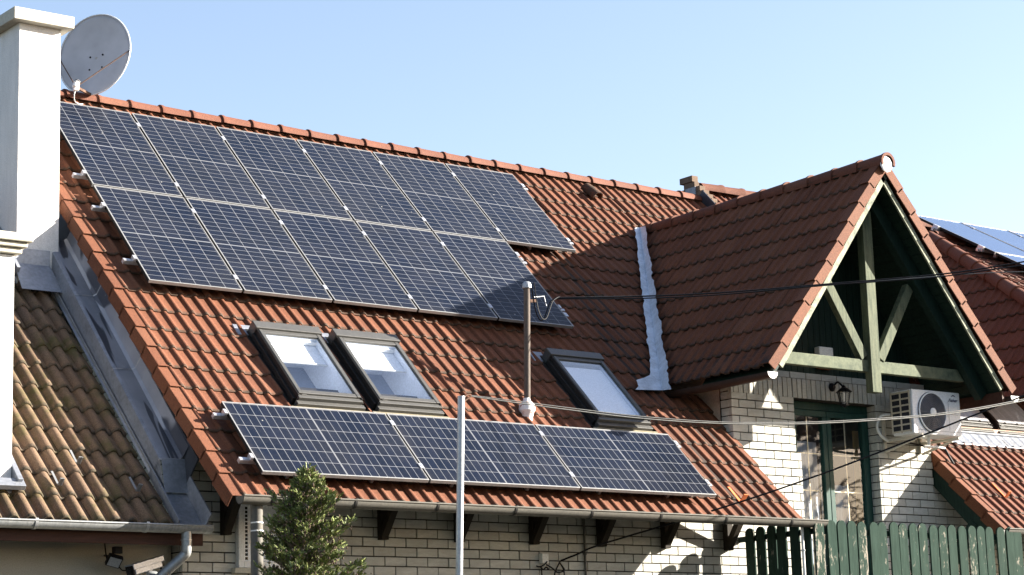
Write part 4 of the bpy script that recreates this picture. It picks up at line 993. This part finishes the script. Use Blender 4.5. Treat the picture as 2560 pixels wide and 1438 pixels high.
# ================================================================== AIR CONDITIONER
ax0, ax1, ay0, ay1, az0, az1 = 8.88, 9.70, -1.62, -1.30, -1.185, -.672
AC = thing('air_conditioner', ((ax0 + ax1) / 2, ay1, az0), 'white outdoor air conditioning unit with round fan grille on the brick wall', 'air conditioner')
mb = MB(); mb.box(ax0, ax1, ay0, ay1, az0, az1); mb.build('casing', 'ac_white', AC, bevel=.012)
fc = V3((9.20, ay0, (az0 + az1) / 2 + .0)); fr_ = .225
mb = MB(); mb.lathe(fc + V3((0, .006, 0)), (0, -1, 0), [(fr_ - .01, 0), (fr_ + .012, .004), (fr_ + .014, .012), (fr_ + .004, .018), (fr_ - .008, .014)], 48); mb.lathe(fc, (0, -1, 0), [(fr_ - .006, .002), (fr_ - .006, .009)], 48); mb.build('fan_recess', 'ac_dark', AC, smooth=40)
mb = MB()
for i in range(1, 9):
    r = .055 + i * .0205; mb.tube([fc + V3((math.cos(2 * math.pi * j / 40) * r, -.026 + .0012 * i, math.sin(2 * math.pi * j / 40) * r)) for j in range(41)], .0042, 6, caps=False)
for j in range(12):
    a = 2 * math.pi * j / 12; mb.tube([fc + V3((math.cos(a) * .05, -.024, math.sin(a) * .05)), fc + V3((math.cos(a) * (fr_ - .005), -.014, math.sin(a) * (fr_ - .005)))], .0032, 5)
mb.build('fan_grille', 'ac_blade', AC, smooth=60)
mb = MB(); mb.tube([fc + V3((math.cos(2 * math.pi * j / 48) * fr_, -.014, math.sin(2 * math.pi * j / 48) * fr_)) for j in range(49)], .010, 8, caps=False); mb.build('fan_ring', 'ac_white', AC, smooth=60)
mb = MB(); mb.lathe(fc + V3((0, -.02, 0)), (0, -1, 0), [(.05, 0), (.05, .008), (.04, .014)], 24); mb.build('hub', 'white_plastic', AC, smooth=40)
mb = MB(); mb.box(9.475, 9.479, ay0 - .0135, ay0 - .0125, az0 + .06, az1 - .1); mb.box(ax0 + .03, ax1 - .03, ay0 - .0035, ay0 - .0025, az0 + .045, az0 + .048); mb.box(9.52, 9.65, ay0 - .003, ay0 - .002, -.90, -.897); mb.box(9.52, 9.65, ay0 - .003, ay0 - .002, -.935, -.932); mb.build('panel_seam', 'ac_blade', AC)
sg = MB(); xg = ax0 - .004   # side grille: dark coil behind a cream lattice
sg.box(xg, xg + .003, ay0 + .035, ay1 - .015, az0 + .05, az1 - .035); sg.build('coil', 'ac_dark', AC)
sg = MB(); ya_, yb_ = ay0 + .02, ay1 - .005
for i in range(7): z = az0 + .04 + i * (az1 - az0 - .07) / 6; sg.box(xg - .012, xg - .001, ya_, yb_, z - .009, z + .009)
for y in (ya_ + .01, (ya_ + yb_) / 2, yb_ - .01): sg.box(xg - .014, xg - .0125, y - .012, y + .012, az0 + .02, az1 - .015)
sg.build('side_grille', 'ac_cream', AC, bevel=.002)
tc = bpy.data.curves.new('logo', 'FONT'); tc.body = 'Fisher'; tc.size = .062; tc.shear = .35; tc.extrude = .0006; tc.offset = .0012
to = bpy.data.objects.new('logo_tmp', tc); COL.objects.link(to); bpy.context.view_layer.update()
me = bpy.data.meshes.new_from_object(to.evaluated_get(bpy.context.evaluated_depsgraph_get())); bpy.data.objects.remove(to)
lo_ = bpy.data.objects.new('logo', me); me.materials.clear(); me.materials.append(M['logo']); reg(lo_, AC); lo_.rotation_euler = (math.pi / 2, 0, 0); lo_.location = V3((9.495, ay0 - .0035, -.785)) - OFF[AC]; lo_.scale = (1.0, .85, 1)
mb = MB(); sw = [(9.545 + .075 * t, ay0 - .004, -.728 + .018 * math.sin(t * math.pi)) for t in [i / 10 for i in range(11)]]; mb.tube(sw, [.001 + .006 * math.sin(math.pi * i / 10) for i in range(11)], 6); mb.build('logo_swoosh', 'logo', AC)
for x in (ax0 + .08, ax1 - .12):
    mb = MB(); mb.box(x - .02, x + .02, ay0 - .06, YW - .004, az0 - .045, az0 - .012); mb.box(x - .02, x + .02, YW - .035, YW - .003, az0 - .14, az0 + .25)
    mb.bar((x, YW - .03, az0 - .15), (x, ay0 + .05, az0 - .05), .025, .025, (1, 0, 0)); mb.build('bracket', 'ac_cream', AC, bevel=.003)
mb = MB(); mb.tube(curve_pts([(ax0 + .02, ay1 + .05, az0 + .26), (ax0 - .08, ay1 + .1, az0 + .24), (ax0 - .12, ay1 + .13, az0 + .12), (ax0 - .06, ay1 + .13, az0 + .02), (ax0 + .06, ay1 + .14, az0 - .03)], 6), .016, 8); mb.build('coolant_pipe', 'pipe_pvc', AC, smooth=60)
mb = MB(); dq = [at_y(a, b, -1.5) for a, b in ((2322, 1090), (2322, 1112), (2310, 1117), (2345, 1118), (2362, 1121), (2372, 1140), (2384, 1160))]
mb.tube([dq[0], dq[1]], .02, 8); mb.tube([dq[2], dq[3], dq[4]], .014, 8); mb.build('drain_pipe', 'pipe_pvc', AC)
mb = MB(); mb.tube([dq[4], dq[5], dq[6]], .013, 8); mb.build('drain_hose', 'cable', AC); mb = MB(); mb.tube([at_y(2262, 1105, -1.2), at_y(2300, 1113, -1.2), at_y(2325, 1120, -1.3)], .012, 6); mb.build('drain_hose', 'cable', AC)

# ================================================================== SMALL FITTINGS
ly = -1.27; lc_ = at_y(2110, 990, ly); bp = at_y(2082, 968, YW - .02)
WL = thing('wall_lantern', bp, 'black lantern with glass panes on an arm above the balcony door', 'lamp')
mb = MB(); mb.lathe(bp + V3((0, .018, 0)), (0, -1, 0), [(.05, 0), (.05, .012), (.03, .03), (.02, .045)], 16); mb.build('back_plate', 'black', WL, smooth=40)
mb = MB(); mb.tube(curve_pts([bp, bp + V3((.02, -.06, .05)), V3((lc_.x, ly + .03, lc_.z + .13)), V3((lc_.x, ly, lc_.z + .10))], 6), .012, 8); mb.build('arm', 'black', WL, smooth=60)
mb = MB(); mb.lathe((lc_.x, ly, lc_.z + .04), (0, 0, 1), [(.10, 0), (.092, .006), (.055, .04), (.028, .055), (.022, .075), (.008, .085)], 6); mb.build('hood', 'black', WL)
mb = MB()
for j in range(6):
    a = math.pi * 2 * j / 6; c_, s_ = math.cos(a), math.sin(a); mb.tube([(lc_.x + .072 * c_, ly + .072 * s_, lc_.z + .04), (lc_.x + .046 * c_, ly + .046 * s_, lc_.z - .10)], .005, 5)
mb.lathe((lc_.x, ly, lc_.z - .10), (0, 0, -1), [(.052, 0), (.052, .012), (.02, .02), (.012, .035)], 6); mb.build('cage', 'black', WL)
mb = MB(); mb.lathe((lc_.x, ly, lc_.z + .038), (0, 0, -1), [(.066, 0), (.043, .135)], 6); mb.build('glass', 'lantern_glass', WL)
mb = MB(); mb.lathe((lc_.x, ly, lc_.z - .06), (0, 0, 1), [(.014, 0), (.02, .03), (.02, .07), (.012, .09)], 10); mb.build('bulb', 'white_plastic', WL, smooth=50)
s0, s1 = at_y(2037, 868, -1.05), at_y(2075, 926, -1.05)
AS = thing('alarm_siren', (s0.x, -1.03, s1.z), 'white alarm siren with dark red underside on the green gable boards', 'alarm')
mb = MB(); mb.box(s0.x, s1.x, -1.12, -1.037, s1.z + .085, s0.z); mb.build('cover', 'white_plastic', AS, bevel=.01)
mb = MB(); mb.box(s0.x + .005, s1.x - .005, -1.115, -1.04, s1.z, s1.z + .083); mb.build('lens', 'red', AS, bevel=.01)
j0, j1 = at_y(1354, 1384, YW - .05), at_y(1371, 1409, YW - .05)
JB = thing('junction_box', (j0.x, YW, j1.z), 'small grey junction box with tangled black cables on the lower brick wall', 'junction box')
mb = MB(); mb.box(j0.x, j1.x, YW - .06, YW - .004, j1.z, j0.z); mb.build('cover', 'pipe_pvc', JB, bevel=.006)
mb = MB()
for q in ([(1402, 1402), (1396, 1412), (1388, 1430), (1384, 1450)], [(1398, 1406), (1410, 1422), (1408, 1428), (1394, 1431), (1380, 1420), (1366, 1412)], [(1400, 1408), (1409, 1424), (1411, 1450)], [(1352, 1418), (1358, 1424), (1366, 1418), (1371, 1424)], [(1353, 1415), (1355, 1440)], [(1341, 1415), (1350, 1417), (1360, 1412), (1368, 1404)]):
    mb.tube(curve_pts([at_y(a, b, YW - .035 - .01 * i) for i, (a, b) in enumerate(q)], 5), .008, 6)
mb.build('loose_cable', 'cable', JB, smooth=60)
# floodlight and camera under the left eave
fw = -.9
fl = at_y(285, 1402, -1.10)
FL = thing('floodlight', (fl.x, fw, fl.z), 'small black floodlight with grey glass under the left eave', 'floodlight')
dv = V3((-.25, -.75, -.6)).normalized(); sx_ = dv.cross(V3((.25, 0, 1))).normalized(); sy_ = sx_.cross(dv).normalized()
mb = MB(); mb.obox(fl, sx_ * .13, sy_ * .11, dv * .05); mb.obox(fl - dv * .04, sx_ * .09, sy_ * .07, dv * .04); mb.build('housing', 'black', FL, bevel=.008)
mb = MB(); mb.obox(fl + dv * .027, sx_ * .105, sy_ * .085, dv * .004); mb.build('glass', 'camera', FL)
mb = MB(); mb.obox(fl - dv * .02 + sy_ * .10 + V3((.0, .02, .0)), (.075, 0, 0), (0, .06, 0), (0, 0, .06)); mb.tube([fl - dv * .05, V3((fl.x + .01, fw - .004, fl.z + .06))], .012, 8); mb.tube([fl + sx_ * .07, fl + sx_ * .07 + V3((0, .04, .15))], .007, 6); mb.build('mounting', 'black', FL, bevel=.004)
f0, f1 = at_y(326, 1424, -1.16), at_y(398, 1402, -1.06)
CM = thing('security_camera', (f1.x, fw, f1.z), 'grey box security camera pointing left under the left eave', 'security camera')
d = (f1 - f0).normalized(); s_ = V3((0, -1, 0)) - d * V3((0, -1, 0)).dot(d); s_ = s_.normalized(); u_ = s_.cross(d); u_ = u_ if u_.z > 0 else -u_
mid = (f0 + f1) / 2; ln = (f1 - f0).length
mb = MB(); mb.obox(mid - u_ * .015, d * ln * .93, s_ * .085, u_ * .085); mb.build('body', 'camera', CM, bevel=.006)
mb = MB(); mb.obox(mid + u_ * .034, d * ln * 1.06, s_ * .105, u_ * .012); mb.obox(mid + s_ * .052 + u_ * .015, d * ln * 1.06, s_ * .008, u_ * .05); mb.build('sun_shield', 'camera', CM, bevel=.005)
mb = MB(); mb.obox(f0 - d * .004 - u_ * .015, d * .02, s_ * .09, u_ * .09); mb.obox(f1 + d * .0 - u_ * .02, d * .025, s_ * .08, u_ * .07); mb.build('end_plate', 'black', CM, bevel=.004)
mb = MB(); mb.lathe(f0 - d * .014 - u_ * .015, -d, [(.03, 0), (.03, .008), (.022, .012)], 14); mb.build('lens', 'black', CM)
mb = MB(); mb.obox(mid + d * .03 - u_ * .10, d * .05, s_ * .04, u_ * .09); mb.tube([mid + d * .03 - u_ * .14, V3((mid.x + .03, fw - .004, mid.z - .16))], .018, 8); mb.build('bracket', 'camera', CM, bevel=.004)
mb = MB(); mb.tube(curve_pts([f1, f1 + V3((.03, .02, -.06)), f1 + V3((.05, .06, -.16)), V3((f1.x + .05, fw - .01, f1.z - .3))], 5), .007, 6); mb.build('cable', 'cable', CM); mb = MB(); mb.tube(curve_pts([fl + V3((.06, .02, -.05)), fl + V3((.10, .03, -.08)), fl + V3((.17, .05, -.07))], 5), .006, 6); mb.build('cable', 'cable', FL)

# ================================================================== BALCONY RAILING
BR = thing('picket_fence', (6.6, -2.25, -3.3), 'green picket railing with rounded tops and flaking paint round the balcony', 'fence')
def picket_mesh(wd=.134, th=.022, z0=-3.3, z1=-2.292):
    n = 8; r = wd / 2; pol = [(-r, 0, z0), (r, 0, z0)] + [(r * math.cos(math.pi * i / n), 0, z1 - r * .95 + r * .95 * math.sin(math.pi * i / n)) for i in range(n + 1)]
    mb = MB(); mb.prism(pol, (0, th, 0)); return mb
pk = picket_mesh(); first = None; rnd = random.Random(8)
def put_picket(x, y, rz, lean):
    global first
    if first is None: o = pk.build('picket', 'picket', BR, bevel=.004, local=True); first = o
    else: o = first.copy(); reg(o, BR)
    o.location = V3((x, y, rnd.uniform(-.008, .006))) - V3((OFF[BR].x, OFF[BR].y, OFF[BR].z)); o.rotation_euler = (0, lean, rz); return o
fx = [6.607, 6.756, 6.916, 7.067, 7.241, 7.395, 7.560, 7.721, 7.864, 8.024, 8.184, 8.335, 8.509, 8.663, 8.822, 8.985, 9.142, 9.301, 9.461, 9.622, 9.773]
fx = [.35 * a + .65 * (fx[0] + (fx[-1] - fx[0]) * i / (len(fx) - 1)) for i, a in enumerate(fx)]
for x in fx: put_picket(x, -2.262 + rnd.uniform(-.004, .004), 0, rnd.uniform(-.008, .008))
for y in (-1.262, -1.43, -1.60, -1.765, -1.93, -2.095): put_picket(6.535, y, -math.pi / 2, rnd.uniform(-.008, .008))
mb = MB(); mb.box(6.56, 9.83, -2.235, -2.195, -2.44, -2.38); mb.box(6.56, 9.83, -2.235, -2.195, -3.18, -3.12); mb.box(6.56, 6.60, -2.194, YW - .002, -2.44, -2.38); mb.box(6.56, 6.60, -2.194, YW - .002, -3.18, -3.12); mb.build('rail', 'green', BR, bevel=.004)

# ================================================================== CONIFER
ty = -3.2; tip = at_y(768, 1182, ty); bx = at_y(757, 1400, ty).x
CT = thing('conifer_tree', (bx, ty, GZ), 'small bushy green conifer with brown seed clusters in front of the gutter', 'tree')
mb = MB(); mb.tube(curve_pts([(bx - .02, ty, GZ), (bx, ty, -4), (bx, ty, -3), (bx + .03, ty, -2.6), (tip.x, ty, tip.z - .05)], 6), [.07 - .066 * i / 24 for i in range(25)], 8); mb.build('trunk', 'bark', CT, smooth=60)
rnd = random.Random(21); lf = MB(); cn = MB(); tw_ = MB()
def crown_r(z):
    h = tip.z - z
    base_ = .04 + .36 * min(h, .26) / .26 * .60 + max(0, h - .30) * .33
    return min(base_, .78)
def spray(p, d, size):
    """a flat fan of scale leaves along a short twig"""
    d = d.normalized(); s_ = d.cross(V3((rnd.gauss(0, 1), rnd.gauss(0, 1), rnd.gauss(0, 1)))).normalized(); nn = s_.cross(d)
    nseg = 4
    for i in range(nseg):
        t = (i + .5) / nseg; c = p + d * size * t + nn * (.004 * rnd.uniform(-1, 1))
        for sg_ in (-1, 1):
            l_ = size * .42 * (1 - .55 * t); a = c + (d * .75 + s_ * sg_ * .66) * l_; wq = s_ * .0 + d * (.010)
            lf.add([c - wq * .5, c + wq * .9, a + wq * .2, a - wq * .3 + nn * .003], [(0, 1, 2, 3)])
    e = p + d * size * 1.25; lf.add([p + s_ * .005, p - s_ * .005, e - s_ * .003, e + s_ * .003], [(0, 1, 2, 3)])
nb = 0
while nb < 350:
    z = tip.z - (rnd.random() ** 1.05) * 2.1
    if z < -4.6: continue
    a = rnd.uniform(0, 2 * math.pi); rr = crown_r(z) * rnd.uniform(.6, 1.12) * (1 + .14 * math.sin(3 * a + z * 5))
    hd = V3((math.cos(a), math.sin(a), 0)); o = V3((bx + (tip.x - bx) * max(0, 1 - (tip.z - z) / .8), ty, z - rr * .35)); up = rnd.uniform(.25, .75)
    e = o + hd * rr + V3((0, 0, rr * up)); tw_.tube([o, (o + e) / 2 + V3((0, 0, -.02)), e], [.006, .004, .002], 4)
    m_ = max(4, int(rr / .020))
    for i in range(m_):
        t = .18 + .82 * (i + rnd.random()) / m_; p = o.lerp(e, t)
        for _ in range(4): spray(p + V3((rnd.gauss(0, .012), rnd.gauss(0, .012), rnd.gauss(0, .012))), (e - o).normalized() * .7 + V3((rnd.gauss(0, .55), rnd.gauss(0, .55), rnd.uniform(-.1, .7))), rnd.uniform(.026, .056))
        if rnd.random() < .55:
            for _ in range(3):
                c = p + V3((rnd.gauss(0, .025), rnd.gauss(0, .025), rnd.gauss(0, .02))); s_ = rnd.uniform(.006, .013)
                cn.add([c + V3((s_, 0, 0)), c + V3((0, s_, 0)), c - V3((s_, 0, 0)), c - V3((0, s_, 0)), c + V3((0, 0, s_ * 1.3)), c - V3((0, 0, s_ * 1.3))], [(0, 1, 4), (1, 2, 4), (2, 3, 4), (3, 0, 4), (1, 0, 5), (2, 1, 5), (3, 2, 5), (0, 3, 5)])
    nb += 1
for i in range(70): spray(tip + V3((rnd.gauss(0, .02), rnd.gauss(0, .02), rnd.uniform(-.16, -.03))), V3((rnd.gauss(0, .4), rnd.gauss(0, .4), 1)), rnd.uniform(.03, .06))
cr = lf.build('crown', 'leaf', CT, recalc=False); tw_.build('twigs', 'bark', cr); cn.build('seed_clusters', 'cone', cr)

# ================================================================== BARE TREES ACROSS THE STREET (seen in the balcony door glass)
rnd = random.Random(5); tb = MB()
def limb(p, d, ln, r, lv):
    q = p + d * ln * .5 + V3((rnd.gauss(0, .04), rnd.gauss(0, .04), 0)) * ln; e = p + d * ln; tb.tube([p, q, e], [r, r * .85, r * .68], 5 if lv < 2 else 3, caps=False)
    if lv >= 5: return
    for k in range(4 if lv in (0, 1) else 3):
        nd = (d + V3((rnd.gauss(0, .55), rnd.gauss(0, .55), rnd.gauss(.12, .35)))).normalized(); limb(p + d * ln * rnd.uniform(.45, 1), nd, ln * rnd.uniform(.6, .78), r * .6, lv + 1)
limb(V3((0, 0, 0)), V3((0, 0, 1)), 3.4, .20, 0)
treeB = None
for i, (x, y, rz, sc, lb_) in enumerate(((19.0, -14.9, 0, 1.42, 'bare tree mirrored in the upper left pane of the balcony door'), (22.6, -20.0, 1.9, 1.5, 'bare tree mirrored behind the first one in the balcony door glass'), (16.2, -18.4, 4.1, 1.4, 'bare tree mirrored in the right leaf of the balcony door'))):
    r = thing('bare_tree', (x, y, GZ), lb_, 'tree', 'bare trees across the street')
    if treeB is None: OFF[r] = V3((0, 0, 0)); treeB = tb.build('branches', 'bark', r, smooth=60, recalc=False)
    else: c = treeB.copy(); reg(c, r)
    r.rotation_euler = (0, 0, rz); r.scale = (sc, sc, sc)
